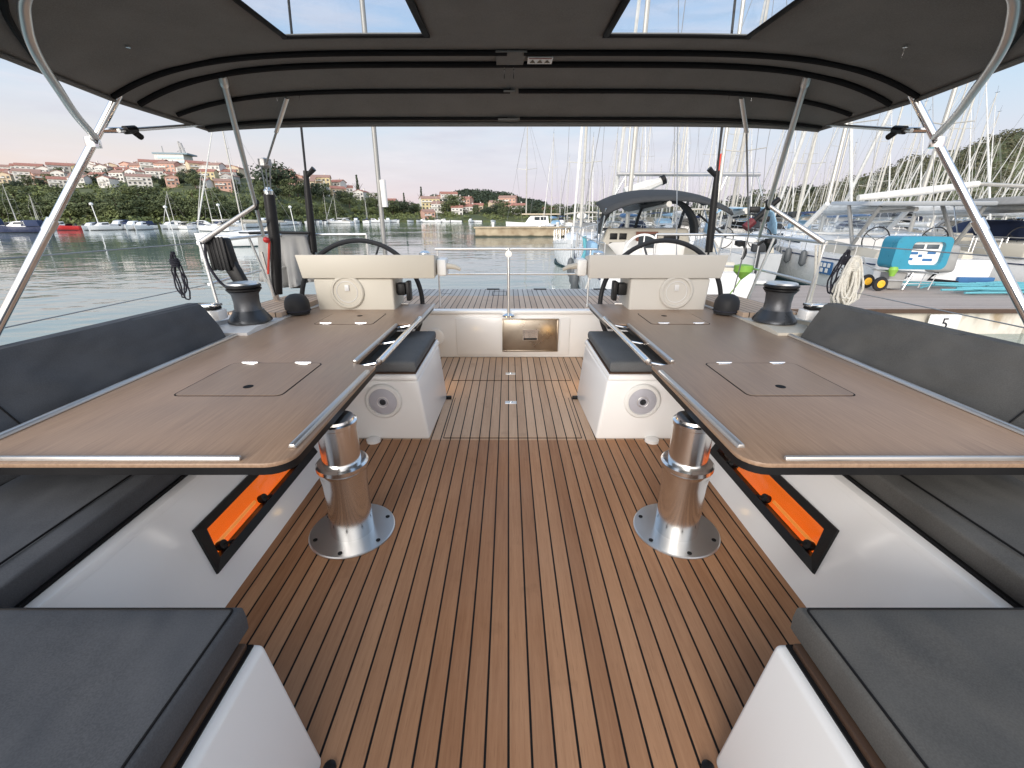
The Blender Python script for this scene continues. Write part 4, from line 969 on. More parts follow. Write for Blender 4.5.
HOUSES = []
rnd = random.Random(21)
def hrow(pxa, pxb, step, frac, name, Yjit=5):
    px = pxa
    while px < pxb:
        HOUSES.append((px, frac, rnd.choice([0, 1, 0, 2, 3, 1]), name)); px += step*rnd.uniform(.75, 1.25)
hrow(-20, 248, 15, .97, 'top row'); hrow(-15, 245, 15, .80, 'second row'); hrow(-22, 245, 18, .63, 'third row'); hrow(60, 235, 26, .47, 'lowest row')
hrow(284, 352, 13, .96, 'ridge row'); hrow(290, 352, 16, .78, 'middle row'); hrow(362, 392, 12, .8, 'far row')
SPEC = [(431, .50, 2, 'bay'), (440, .35, 0, 'bay'), (427, .75, 0, 'bay'), (440, .80, 1, 'bay'), (449, .62, 2, 'bay'), (458, .45, 1, 'bay'), (466, .40, 0, 'bay'), (457, .18, 3, 'bay'), (470, .22, 3, 'bay'), (428, .12, 3, 'bay'), (478, .28, 3, 'bay'), (496, .30, 0, 'bay'), (508, .40, 2, 'bay'), (518, .25, 0, 'bay'), (549, .3, 3, 'bay'), (403, .6, 3, 'bay')]
HOUSES += SPEC
HOUSES.sort(key=lambda q: (q[3], q[0]))
wc = ['white', 'cream', 'pink', 'white', 'white', 'grey', 'white', 'yellow', 'pink', 'white', 'cream']; cnt = {}
kn = ['two storey house', 'gable fronted house', 'apartment house', 'low villa']
WH = {'top row': 'top row of hillside town', 'second row': 'second row of hillside town', 'third row': 'third row of hillside town', 'lowest row': 'lowest row of hillside town', 'ridge row': 'on the ridge beyond the left wheel', 'middle row': 'below the ridge behind the left wheel', 'far row': 'behind the cypress across the bay', 'bay': 'in the cluster across the bay'}
for px, fr, k, nm in HOUSES:
    y0, y1, zr = tab(px); Y = y0+(y1-y0)*fr; col = rnd.choice(wc); cnt[nm] = cnt.get(nm, 0)+1
    c = far(px, Y, ground(px, Y)+.3)
    a = -math.atan2(c.x, c.y)*.6+rnd.uniform(-.5, .5)
    tl = rnd.choice(['tile', 'tile_old'])
    o = dup(HP[k], c, a, '%s %s, %s roof, %s, %s. from left' % (col.replace('yellow', 'yellow'), kn[k], 'red' if tl == 'tile' else 'faded', WH[nm], str(cnt[nm])), 'houses of the town across the water', {'wall': 'w_'+col, 'roof': tl})
    sc = (.74 if px < 250 else .88)*(Y/270 if Y < 270 else 1); o.scale = (sc, sc, sc*.92)
for t in HP:
    for ch, gs in KIDS[t.name]:
        for g in gs: bpy.data.objects.remove(g)
        bpy.data.objects.remove(ch)
    bpy.data.objects.remove(t)
# the big pale block with rooftop masts above the town
c = far(178, 330, hgt(174, 330)); t = thing('hilltop_block', 'large pale blue and white block with rooftop aerials above the town', 'building', c, .15)
part('wall', 'w_white', t, box, -9, 9, -6, 6, -8, 11.5)
part('cladding', pbr('pale blue cladding', (.42, .55, .60), .5), t, lambda bm: [box(bm, -7, 9.05, -6.3, -6.01, z, z+1.3) for z in (1, 3.6, 6.2, 8.8)])
part('roof_slab', pbr('blue grey roof', (.20, .28, .33), .6), t, box, -9.6, 12, -6.6, 6.6, 11.52, 12.4)
part('aerial', 'w_grey', t, lambda bm: (tube(bm, [(-6, 0, 12.4), (-6, 0, 17)], .35, 6), tube(bm, [(5, 0, 12.4), (5, 0, 20)], .7, 6), tube(bm, [(7.5, 0, 12.4), (6, 0, 19)], .9, 6), tube(bm, [(3, 0, 14), (8, 0, 16)], .35, 6)))
# ============================================================ STONE PIER
m, n, b = nt('stained stone'); v = coords(n); f1 = nz(n, v, .9, 5); sx = N(n, 'ShaderNodeSeparateXYZ'); n.links.new(v, sx.inputs[0])
br = N(n, 'ShaderNodeTexBrick'); n.links.new(coords(n, (1, 1, 1)), br.inputs[0]); br.inputs['Scale'].default_value = .8
cA = mixc(n, mr(n, f1, .3, .7, 0, 1), (.26, .20, .13), (.46, .39, .28)); cA = mixc(n, mr(n, mth(n, 'ADD', sx.outputs['Z'], mth(n, 'MULTIPLY', f1, .3)), -.75, -.55, 1, 0), cA, (.045, .05, .035))
n.links.new(cA, b.inputs['Base Color']); b.inputs['Roughness'].default_value = .9; bump(n, b, f1, .8, .1); M['stone'] = m
t = thing('stone_pier', 'low stained stone pier across the bay with mooring posts', 'pier')
part('wall', 'stone', t, box, -4.7, 26, 64, 69, -2, .12, bev=.08)
part('coping', 'stone', t, box, -4.9, 26.2, 63.8, 69.2, .123, .34, bev=.05)
for x in (-2.2, 4.4, 6.9, 12): part('bollard', 'white', t, lambda bm: lathe(bm, [(.2, .34), (.16, .6), (.25, .85), (.2, .95), (0, .98)], (x, 64.6, 0), 10))
# ============================================================ PONTOON (right)
t = thing('pontoon', 'concrete pontoon with weathered boards right of the stern', 'pontoon')
part('boards', 'dock', t, box, 4.6, 60, 9.62, 13.2, -.46, -.40)
m, n, b = nt('stained concrete'); v = coords(n, (1, 1, .45)); f1 = nz(n, v, 1.3, 5); f2 = nz(n, v, 4, 4)
cA = mixc(n, mr(n, f1, .35, .65, 0, 1), (.50, .46, .38), (.72, .70, .64)); cA = mixc(n, mr(n, f1, .58, .68, 0, .8), cA, (.28, .19, .09)); cA = mixc(n, mr(n, f2, .55, .7, 0, .4), cA, (.3, .28, .24))
n.links.new(cA, b.inputs['Base Color']); b.inputs['Roughness'].default_value = .85; bump(n, b, f2, .5, .02); M['concrete'] = m
part('float', 'concrete', t, lambda bm: [box(bm, 4.7+7.2*k, 4.7+7.2*k+7.14, 9.70, 13.1, -1.6, -.505, bev=.03) for k in range(7)])
part('timber_edge', 'edge_wood', t, box, 4.6, 60, 9.58, 9.6975, -.50, -.405)
np_ = part('number_plate', 'white', t, box, 9.45, 10.15, 9.555, 9.578, -.98, -.52, bev=.005)
text_part('numeral', '5', .36, 'text', np_, Matrix.Translation((9.82, 9.55, -.74)) @ Matrix.Rotation(R(90), 4, 'X'))
t = thing('mooring_rope_pile', 'heap of pale teal mooring rope lying on the pontoon at the right', 'rope')
bm = bm_new(); rnd = random.Random(8)
for k in range(26):
    x0 = rnd.uniform(11.2, 13.5); y0 = rnd.uniform(11.4, 12.9); L = rnd.uniform(2.5, 5)
    tube(bm, smooth([(x0+L*u+.0, y0+rnd.uniform(-.25, .25), -.36+.05*rnd.random()+.025*(k % 5)) for u in (0, .25, .5, .75, 1)], 6), .028, 6)
obj('rope', bm, 'trope', t)

# ============================================================ BOATS
def hull_mesh(bm, L, B, fb, sheer=.35, plumb=.9, n=16, stern=.82):
    prof = []
    for i in range(n+1):
        u = i/n; y = u*L
        hw = B/2*(stern+(1-stern)*math.sin(min(1, u/.4)*math.pi/2)) if u < .4 else B/2*max(.012, (1-((u-.4)/.6)**2.3))
        zt = fb+sheer*u*u
        row = []
        for k in range(15):
            v = -1+2*k/14; a = abs(v)
            if a > .55: x = hw*(1-.10*(1-(a-.55)/.45)**2*(1+u*1.5)); z = -.02+(zt+.02)*((a-.55)/.45)
            else: x = hw*(.90-.15*u)*math.sin(a/.55*math.pi/2)**.8; z = -.02-(.45*(1-(u-.45)**2*2.2))*(1-(a/.55)**2)
            yy = y-(1-plumb)*1.2*(1-max(0, z)/fb)*(u**3)
            row.append(bm.verts.new((x*(1 if v > 0 else -1) if a > 0 else 0, yy, z)))
        prof.append(row)
    for a, b in zip(prof, prof[1:]):
        for k in range(14): bm.faces.new((a[k], a[k+1], b[k+1], b[k]))
    bm.faces.new(prof[0])
    # deck
    for a, b in zip(prof, prof[1:]):
        bm.faces.new((a[14], a[0], b[0], b[14]))
    bm.faces.new(prof[-1][::-1])
    bmesh.ops.recalc_face_normals(bm, faces=bm.faces)
def hw_at(L, B, u, stern=.82): return B/2*(stern+(1-stern)*math.sin(min(1, u/.4)*math.pi/2)) if u < .4 else B/2*max(.012, (1-((u-.4)/.6)**2.3))
def yacht(name, label, L=11.5, B=3.8, fb=1.15, mh=15, cover='blue', hood='navy', hullm='mwhite', stripe='navy', bimini=None, detail=2, mastm='mast', loc=(0, 0, 0), rz=0, group=None, mast_u=.56, boot='green_bottom', wheels=True):
    t = thing(name, label, 'sailing yacht', loc, rz, group)
    part('hull', hullm, t, hull_mesh, L, B, fb)
    part('boot_stripe', boot, t, lambda bm: [tube(bm, [(sg*(hw_at(L, B, u)*(.915-.05*u)+.02), u*L*.985-.1*(u**3), .06) for u in [k/14*.97 for k in range(15)]], .05, 6, flat=1.6, up=(1, 0, 0)) for sg in (-1, 1)])
    part('sheer_stripe', stripe, t, lambda bm: [tube(bm, [(sg*(hw_at(L, B, u)+.004), u*L, fb+.35*u*u-.16) for u in [k/14*.96 for k in range(15)]], .022, 6) for sg in (-1, 1)])
    # coachroof with sloping front
    def roof(bm):
        g = []
        for i, u in enumerate([.30, .33, .45, .58, .68, .78]):
            hh = [.45, .52, .50, .42, .26, .02][i]; w = hw_at(L, B, u)*[.62, .62, .62, .58, .5, .3][i]; z0 = fb+.35*u*u-.03
            g.append([(-w*1.1, u*L, z0), (-w, u*L, z0+hh*.75), (-w*.8, u*L, z0+hh), (0, u*L, z0+hh*1.12), (w*.8, u*L, z0+hh), (w, u*L, z0+hh*.75), (w*1.1, u*L, z0)])
        V = sheet(bm, g); bm.faces.new(V[0]); bmesh.ops.recalc_face_normals(bm, faces=bm.faces)
    cr = part('coachroof', 'gel', t, roof, ang=40)
    for sg in (-1, 1):
        bm = bm_new(); g = []
        for u in (.37, .45, .55, .62): w = hw_at(L, B, u)*.605; z0 = fb+.35*u*u; g.append([(sg*w*1.075, u*L, z0+.13), (sg*w*1.03, u*L, z0+.30)])
        sheet(bm, g); o = obj('side_window', bm, 'glass', cr)
    # cockpit: coamings and well
    part('cockpit_coaming', 'gel_warm', t, lambda bm: [hexa(bm, [(sg*B*.27, .5, fb-.05), (sg*B*.36, .5, fb-.05), (sg*B*.38, L*.30, fb-.02), (sg*B*.27, L*.30, fb-.02), (sg*B*.28, .5, fb+.2), (sg*B*.34, .5, fb+.2), (sg*B*.35, L*.30, fb+.42), (sg*B*.28, L*.30, fb+.42)], bev=.03) for sg in (-1, 1)])
    mz = fb+.55; my = L*mast_u
    if mh:
        mt = part('mast', mastm, t, lambda bm: tube(bm, [(0, my, fb+.3), (0, my, mh*.6), (0, my, mh)], [.085, .08, .05], 8))
        part('spreader', mastm, mt, lambda bm: [tube(bm, [(0, my, mh*f), (sg*mh*.068, my-.15, mh*f+.1)], .025, 5) for f in (.38, .68) for sg in (-1, 1)])
        part('masthead', 'black', mt, lambda bm: (tube(bm, [(0, my, mh), (0, my-.1, mh+.7)], .012, 4), tube(bm, [(0, my-.25, mh+.05), (0, my+.3, mh+.05)], .02, 4)))
        part('rigging', 'wire', t, lambda bm: [tube(bm, p, .012, 4) for p in ([(0, my, mh*.98), (0, L*.98, fb+.4)], [(0, my, mh*.98), (0, .1, fb+.1)], [(0, my, mh*.95), (mh*.068, my-.15, mh*.68), (mh*.068, my-.15, mh*.38), (B*.45, my-.2, fb)], [(0, my, mh*.95), (-mh*.068, my-.15, mh*.68), (-mh*.068, my-.15, mh*.38), (-B*.45, my-.2, fb)])])
        part('furled_jib', 'whitecan', t, lambda bm: tube(bm, [Vector((0, L*.98, fb+.4)).lerp(Vector((0, my, mh*.98)), k) for k in (.04, .3, .6, .93)], [.05, .085, .06, .03], 6))
        bz = fb+1.35
        bo = part('boom', mastm, t, lambda bm: tube(bm, [(0, my-.1, bz), (0, L*.12, bz+.12)], .07, 8))
        part('sail_cover', cover, bo, lambda bm: tube(bm, [(0, my-.12, bz+.22), (0, my-.6, bz+.20), (0, L*.35, bz+.2), (0, L*.15, bz+.2)], [.20, .20, .15, .07], 10, flat=1.5, up=(1, 0, 0)))
    if hood:
        def hd(bm):
            g = []
            for i, (y, hh, w) in enumerate(((L*.36, .02, .27), (L*.345, .35, .275), (L*.315, .62, .28), (L*.285, .72, .285), (L*.25, .70, .285))):
                g.append([(B*w*math.cos(math.pi*k/12)**1 if k not in (0, 12) else B*w*(1 if k == 0 else -1), y, fb+.42+hh*min(1, math.sin(math.pi*k/12)*1.35)) for k in range(13)])
            sheet(bm, g)
        o = part('sprayhood', hood, t, hd, ang=60); md = o.modifiers.new('t', 'SOLIDIFY'); md.thickness = .02
    if bimini:
        def bi(bm):
            sheet(bm, [[(B*.42*(k/6-1), y, fb+1.75+.14*(1-(k/6-1)**2)-dz) for k in range(13)] for y, dz in ((.4, .12), (.8, .02), (L*.13, 0), (L*.2, .02), (L*.235, .1))])
        o = part('sun_canopy', bimini, t, bi, ang=60); md = o.modifiers.new('t', 'SOLIDIFY'); md.thickness = .03
        for sg in (-1, 1): part('canopy_frame', 'steel', o, lambda bm: [tube(bm, [(sg*B*.40, L*.13, fb+.2), (sg*B*.42, y, fb+1.72)], .015, 6) for y in (.45, L*.225)])
    if detail > 1:
        for sg in (-1, 1):
            if wheels: part('wheel', 'rubber', t, lambda bm: (torus(bm, (sg*B*.22, 1.5, fb+.5), .42, .02, n=28, m=6), *[tube(bm, [(sg*B*.22, 1.5, fb+.5), (sg*B*.22+.42*math.cos(a), 1.5, fb+.5+.42*math.sin(a))], .01, 4) for a in (.5, 2.6, 4.7)]))
            def rails(bm):
                top = [(sg*(hw_at(L, B, u)-.05), u*L, fb+.35*u*u+.62) for u in [k/12 for k in range(13)]]
                tube(bm, top, .014, 5); tube(bm, [(p[0], p[1], p[2]-.3) for p in top], .009, 4)
                for p in top: tube(bm, [p, (p[0], p[1], p[2]-.62)], .014, 5)
            part('guard_rail', 'steel', t, rails)
        part('stern_step', 'gel', t, box, -B*.3, B*.3, -.5, -.01, .18, .3, bev=.03)
        part('pulpit', 'steel', t, lambda bm: tube(bm, smooth([(-.4, L-1.2, fb+.95), (-.2, L-.2, fb+1.0), (.2, L-.2, fb+1.0), (.4, L-1.2, fb+.95)], 5), .016, 6))
    return t
def fender_on(t, x, y, z, L=.62, mat='fender', tilt=0):
    part('fender', mat, t, lambda bm: (lathe(bm, [(0, -L/2), (.07, -L/2+.05), (.12, -L*.3), (.125, L*.2), (.09, L*.42), (.03, L/2), (0, L/2)], (x, y, z), 12), tube(bm, [(x, y, z+L/2), (x, y, z+L/2+.5)], .01, 4)))
# --- neighbour moored beyond our stern (centre right)
nb = yacht('sailing_yacht', 'white sailing yacht with charcoal sprayhood and canopy beyond the right steering wheel', L=12.5, B=4.1, fb=1.35, mh=17, cover='charcan', hood=None, bimini=None, loc=(3.75, 9.9, WZ), rz=-.10, detail=2, mast_u=.62, wheels=False)
# cabin bulkhead, portlights, companionway
part('cabin_front', 'gel_warm', nb, lambda bm: hexa(bm, [(-1.45, 3.8, 1.2), (1.45, 3.8, 1.2), (1.45, 5.2, 1.2), (-1.45, 5.2, 1.2), (-1.2, 3.8, 2.22), (1.2, 3.8, 2.22), (1.1, 5.2, 2.15), (-1.1, 5.2, 2.15)], bev=.08, seg=3))
part('companionway', 'wood', nb, box, -.32, .32, 3.76, 3.795, 1.25, 2.12)
part('companionway', 'wood', nb, box, .55, .95, 3.76, 3.795, 1.2, 1.75) 
part('companion_slider', 'glass', nb, box, -.24, .24, 3.745, 3.757, 1.65, 2.05)
for x, z in ((-.98, 1.98), (-.70, 1.98), (-.98, 1.72), (-.70, 1.72)): part('instrument', 'black', nb, box, x-.11, x+.11, 3.78, 3.797, z-.09, z+.09, bev=.01)
part('instrument', 'black', nb, box, .5, .95, 3.78, 3.797, 1.9, 2.05, bev=.01)
def hoodg(r0, y): return [(r0*1.0*math.cos(math.pi*k/16), y, 2.05+.88*min(1, 1.25*math.sin(math.pi*k/16))) for k in range(17)]
bm = bm_new(); sheet(bm, [hoodg(1.38, 3.7), hoodg(1.40, 3.9), hoodg(1.38, 4.3)]); sh = obj('sprayhood', bm, 'charcan', nb, ang=60)
md = sh.modifiers.new('t', 'SOLIDIFY'); md.thickness = .05
part('hood_frame', 'charcan', nb, lambda bm: (tube(bm, [(-1.38, 5.2, 2.15), (1.38, 5.2, 2.15)], .05, 8), *[tube(bm, smooth([(x, 4.3, 2.05+.88), (x*1.04, 4.9, 2.55), (x*1.08, 5.3, 2.15)], 5), .05, 8) for x in (-1.2, -.1, 1.2)], tube(bm, hoodg(1.40, 3.66), .055, 8)))
bm = bm_new(); sheet(bm, [[(x, 4.3, 2.9 if abs(x) < 1.15 else 2.5), (x*1.04, 4.88, 2.54), (x*1.06, 5.27, 2.16)] for x in (-1.25, -.7, -.1, .5, 1.25)]); obj('hood_window', bm, 'hoodpane', sh)
part('hood_side', 'charcan', nb, lambda bm: tube(bm, [(1.38, 3.7, 2.6), (2.0, 3.0, 2.0)], .03, 6))
# bimini
def bg(y, z, w=1.62, drop=.34): return [(w*(k/8-1), y, z-drop*abs(k/8-1)**2.6) for k in range(17)]
bm = bm_new(); sheet(bm, [bg(1.5, 2.93, 1.55), bg(1.9, 3.05), bg(2.6, 3.17), bg(3.4, 3.25), bg(3.9, 3.22, 1.55)]); bo = obj('sun_canopy', bm, 'charcan', nb, ang=60); md = bo.modifiers.new('t', 'SOLIDIFY'); md.thickness = .05
part('canopy_panel', 'white', bo, lambda bm: [sheet(bm, [[(x0+i*.16, y, 3.275-.08*(abs(x0+i*.16)/1.95)**2.6*3) for i in range(5)] for y in (1.3, 2.1)]) for x0 in (-1.1, .5)]) if False else None
part('canopy_frame', 'steel', bo, lambda bm: [tube(bm, [(sg*1.5, y, 2.72), (sg*1.6, 2.2, 1.5)], .018, 6) for sg in (-1, 1) for y in (1.6, 3.6)])
part('wheel_pedestal', 'white', nb, lambda bm: [hexa(bm, [(x-.15, 1.9, 1.0), (x+.15, 1.9, 1.0), (x+.12, 2.3, 1.0), (x-.12, 2.3, 1.0), (x-.2, 2.0, 1.75), (x+.2, 2.0, 1.75), (x+.15, 2.3, 1.95), (x-.15, 2.3, 1.95)], bev=.03) for x in (-.7,)])
part('helm_wheel', 'white', nb, lambda bm: (torus(bm, (-.45, 1.8, 1.62), .48, .03, n=32, m=6), *[tube(bm, [(-.45, 1.8, 1.62), (-.45+.48*math.cos(a), 1.8, 1.62+.48*math.sin(a))], .018, 5) for a in (0, 1.57, 3.14, 4.71)]))
for x, y, z in ((-2.0, 4.6, .75), (-1.98, 3.6, .62), (-2.0, 7.2, .7)): fender_on(nb, x-.1, y, z, .75, 'fender')
part('bow_cloth', 'trope', nb, lambda bm: tube(bm, smooth([(-1.9, 3.1, 2.0), (-1.85, 3.0, 1.6), (-1.95, 2.9, 1.35)], 5), .06, 8))
part('yellow_lifesling', 'yellow', nb, lambda bm: (box(bm, -1.15, -.65, -.1, .1, 1.0, 1.3, bev=.05)))
part('mooring_line', 'rope', nb, lambda bm: [tube(bm, smooth(p, 5), .02, 6) for p in ([(-1.6, .1, 1.3), (-1.5, -.8, .75), (-.6, -1.4, .5)], [(-1.8, .2, 1.35), (-2.0, -.1, .9), (-1.5, -.5, .55)])])
part('boarding_cloth', 'lblue', nb, lambda bm: box(bm, -1.9, -1.7, .8, 2.2, 1.45, 1.95, bev=.08))
# --- grey hulled boat with a light blue canvas, right of the neighbour
c = far(738, 17.0, WZ)
g2 = yacht('sailing_yacht', 'grey hulled yacht with a light blue canvas shelter beside the white yacht with fenders', L=9.5, B=3.1, fb=1.25, mh=14, cover='whitecan', hood=None, hullm='mgrey', stripe='black', loc=c, rz=-.32, detail=2, boot='mgrey')
bm = bm_new(); sheet(bm, [[(1.25*math.cos(math.pi*k/10), y, 1.9+.95*min(1, 1.4*math.sin(math.pi*k/10))) for k in range(11)] for y in (1.6, 2.4, 3.2)]); cv = obj('shelter', bm, 'lblue', g2, ang=60); md = cv.modifiers.new('t', 'SOLIDIFY'); md.thickness = .04
part('black_bag', 'black', cv, lambda bm: [box(bm, x, x+.4, 1.3, 1.55, z, z+.22, bev=.06) for x, z in ((.1, 2.7), (.5, 2.35))])
part('outboard', 'charcan', g2, lambda bm: (box(bm, .2, .7, -.2, .15, 1.3, 1.65, bev=.08), box(bm, .38, .5, -.25, -.1, .5, 1.3, bev=.02)))
# boom of a yacht lying across, behind the neighbour
t = thing('boom', 'long pale boom lying level above the neighbour yacht\'s canopy', 'boom')
a, b = aty(617, 174, 21), aty(760, 174.5, 21)
part('spar', 'alu', t, lambda bm: tube(bm, [a, b], .085, 8))
part('rolled_sail', 'whitecan', t, lambda bm: tube(bm, [aty(625, 194, 20.5), aty(645, 187, 20.5), aty(662, 181, 20.5)], [.28, .26, .16], 10))
part('sail_end', 'black', t, lambda bm: tube(bm, [aty(661, 181, 20.5), aty(665, 179, 20.5)], [.2, .2], 10))
part('support', 'steel', t, lambda bm: [tube(bm, [aty(x0, 174, 21), aty(x1, 196, 21)], .04, 6) for x0, x1 in ((635, 628), (728, 718), (757, 762))]+[tube(bm, [aty(626, 176, 21), aty(612, 200, 21), aty(600, 240, 21)], .03, 6)])
t = thing('red_flag', 'small red flag on a slanting pale mast right of the black backstay', 'flag')
a, b = aty(728, 120, 19), aty(713, 236, 19)
part('staff', 'mast', t, lambda bm: tube(bm, [a.lerp(b, -1.2), b], .075, 8))
part('cloth', 'redcloth', t, lambda bm: (sheet(bm, [[aty(722-3.5*i+.8*math.sin(j*1.3), 153+3.2*j+i*2, 19.0+.05*i) for j in range(7)] for i in range(2)])))
# --- white yacht with fenders and blue sticker (right)
A = yacht('sailing_yacht', 'white sailing yacht with grey fenders and a small blue name panel beyond the pontoon', L=11.6, B=4.1, fb=1.30, mh=16, cover='whitecan', hood=None, loc=(13.1, 13.7, WZ), rz=-.10, detail=2, mastm='mast')
for y in (5.3, 4.4, 3.3): 
    u = y/11.6; fender_on(A, -hw_at(11.6, 4.1, u)-.12, y, .98+.25*u, .62)
hx = -hw_at(11.6, 4.1, .22)
sg = part('name_panel', 'blue', A, lambda bm: hexa(bm, [(hx-.02, 1.6, .62), (hx-.02, 2.5, .62), (hx+.0, 2.5, .62), (hx+.0, 1.6, .62), (hx-.03, 1.6, 1.05), (hx-.03, 2.5, 1.05), (hx-.01, 2.5, 1.05), (hx-.01, 1.6, 1.05)]))
part("white_marks", "white", sg, lambda bm: [box(bm, hx-.046, hx-.034, y, y+.15, z, z+.14) for y, z in ((1.72, .86), (1.97, .86), (2.2, .86), (1.8, .68), (2.1, .68))])
text_part('registration', 'RN 384', .30, 'text', A, Matrix.Translation((-1.0, -.03, .80)) @ Matrix.Rotation(R(90), 4, 'X'))
text_part('registration', 'RN 384', .30, 'text', A, Matrix.Translation((-hw_at(11.6, 4.1, .1)-.02, 1.4, .80)) @ Matrix.Rotation(R(-90), 4, 'Z') @ Matrix.Rotation(R(90), 4, 'X'))
# hardtop and windscreen
part('hardtop', 'mgrey', A, lambda bm: hexa(bm, [(-1.7, .6, 2.85), (1.7, .6, 2.85), (1.5, 3.6, 2.95), (-1.5, 3.6, 2.95), (-1.6, .5, 2.98), (1.6, .5, 2.98), (1.4, 3.7, 3.08), (-1.4, 3.7, 3.08)], bev=.05))
part('windscreen_frame', 'white', A, lambda bm: [tube(bm, [(x, 3.7, 3.0), (x*1.1, 5.0, 1.9)], .09, 8) for x in (-1.5, 1.5)]+[tube(bm, [(-1.6, 5.0, 1.9), (1.6, 5.0, 1.9)], .07, 8)])
part('windscreen', 'hoodpane', A, lambda bm: sheet(bm, [[(x, 3.72, 2.95), (x*1.1, 4.98, 1.95)] for x in (-1.5, 0, 1.5)]))
for p in ([(-1.5, .8, 2.85), (-1.6, 1.6, 1.5)], [(-1.5, 2.4, 2.9), (-1.6, 1.4, 1.5)], [(1.5, .8, 2.85), (1.6, 1.6, 1.5)], [(1.5, 2.4, 2.9), (1.6, 1.4, 1.5)]): part('hardtop_leg', 'dmast', A, lambda bm: tube(bm, p, .06, 8))
ob = part('outboard_cover', 'greycan', A, lambda bm: hexa(bm, [(-.25, -.35, .95), (.4, -.35, .95), (.4, .1, .95), (-.25, .1, .95), (-.1, -.3, 1.75), (.4, -.3, 1.75), (.4, .1, 1.75), (-.1, .1, 1.75)], bev=.12, seg=3))
part('outboard_leg', 'black', ob, lambda bm: tube(bm, [(0, -.2, .95), (-.3, -.35, .75), (.5, -.4, .68)], .05, 8))
part('stern_box', 'blue', A, box, .75, 1.75, -.12, -.02, .55, .80, bev=.01)
# --- cream yacht far right with a dark wheel
Bq = yacht('sailing_yacht', 'cream and white yacht with a dark steering wheel at the far right of the pontoon', L=12, B=4.2, fb=1.3, mh=16, cover='whitecan', hood='navy', hullm='mwhite', loc=(17.8, 13.55, WZ), rz=.0, detail=2)
part('open_transom', 'gel_warm', Bq, lambda bm: (box(bm, -1.9, 1.9, .3, 2.6, 1.3, 1.75, bev=.05), box(bm, -1.9, -1.3, 2.6, 4.0, 1.3, 2.0, bev=.05), box(bm, 1.3, 1.9, 2.6, 4.0, 1.3, 2.0, bev=.05)))
part('big_wheel', 'rubber', Bq, lambda bm: (torus(bm, (-.55, .1, 1.55), .62, .025, n=40, m=6), *[tube(bm, [(-.55, .1, 1.55), (-.55+.62*math.cos(a), .1, 1.55+.62*math.sin(a))], .014, 5) for a in (.3, 1.56, 2.8, 4.1, 5.3)]))
part('canopy_wing', 'greycan', Bq, lambda bm: hexa(bm, [(-2.2, .2, 2.9), (2.4, .2, 2.9), (2.4, 3.6, 2.9), (-1.6, 3.6, 2.9), (-2.0, .2, 3.15), (2.4, .2, 3.3), (2.4, 3.6, 3.3), (-1.6, 3.6, 3.1)], bev=.05))
part('canopy_pole', 'steel', Bq, lambda bm: [tube(bm, p, .02, 6) for p in ([(-1.9, .4, 2.9), (-1.8, .5, 1.3)], [(-1.5, 3.5, 2.9), (-1.7, 2.5, 1.4)], [(1.9, .4, 2.9), (1.8, .5, 1.3)])])
# long pale boom bag slung over the white yacht
t = thing('boom_bag', 'long pale boom and sail bag level above the white yacht hardtop', 'boom')
a, b = aty(858, 198, 15.2), aty(978, 184, 15.2)
part('bag', 'whitecan', t, lambda bm: tube(bm, [a, a.lerp(b, .5)+Vector((0, 0, -.02)), b], [.08, .105, .08], 12, flat=1.2))
part('spar', 'mast', t, lambda bm: tube(bm, [b, aty(1060, 188, 15.2)], .06, 8))
# --- teal service cart on the pontoon
c = far(906, 12.3, -.40); t = thing('service_cart', 'teal framed cabinet on a two wheeled cart standing on the pontoon', 'cart', c, -.12); t.scale = (.92, .92, .96)
def rrect(x0, x1, z0, z1, r):
    p = []
    for cx, cz, a0 in ((x1-r, z1-r, 0), (x0+r, z1-r, 90), (x0+r, z0+r, 180), (x1-r, z0+r, 270)):
        for k in range(6): a = R(a0+18*k); p.append((cx+r*math.cos(a), cz+r*math.sin(a)))
    return p
def frame(bm, o_, i_, y0, y1):
    O0 = [bm.verts.new((p[0], y0, p[1])) for p in o_]; O1 = [bm.verts.new((p[0], y1, p[1])) for p in o_]; I0 = [bm.verts.new((p[0], y0, p[1])) for p in i_]; I1 = [bm.verts.new((p[0], y1, p[1])) for p in i_]
    n = len(o_)
    for k in range(n):
        q = (k+1) % n
        for f in ((O0[k], O0[q], I0[q], I0[k]), (O1[k], O1[q], I1[q], I1[k]), (O0[k], O0[q], O1[q], O1[k]), (I0[k], I0[q], I1[q], I1[k])): bm.faces.new(f)
    bmesh.ops.recalc_face_normals(bm, faces=bm.faces)
part('cabinet_frame', 'teal', t, lambda bm: frame(bm, rrect(-.85, .62, .62, 1.50, .17), rrect(-.42, .45, .74, 1.36, .12), -.32, .32))
pn = part('panel', 'white', t, lambda bm: prism(bm, rrect(-.419, .449, .741, 1.359, .11), -.20, .10, ax=1))
part('slot_window', 'pane', pn, lambda bm: [box(bm, x, x+.32, -.215, -.201, 1.17, 1.29, bev=.004) for x in (-.36, .03)])
part('blue_marks', 'blue', pn, lambda bm: [box(bm, x, x+w, -.215, -.201, z, z+.07, bev=.003) for x, z, w in ((-.37, 1.02, .22), (.10, 1.03, .22), (-.37, .86, .12), (.02, .84, .26), (-.12, .95, .1))])
part('frame', 'steel', t, lambda bm: [tube(bm, p, .018, 6) for p in ([(-1.0, -.2, .55), (.55, -.2, .50), (.45, -.2, .04)], [(-1.0, .2, .55), (.55, .2, .50), (.45, .2, .04)], [(-1.0, -.2, .55), (-1.5, -.2, .75), (-1.6, -.2, .95)], [(-.9, -.2, .3), (.5, -.2, .28)], [(-.1, -.2, .52), (-.25, -.2, .03)])])
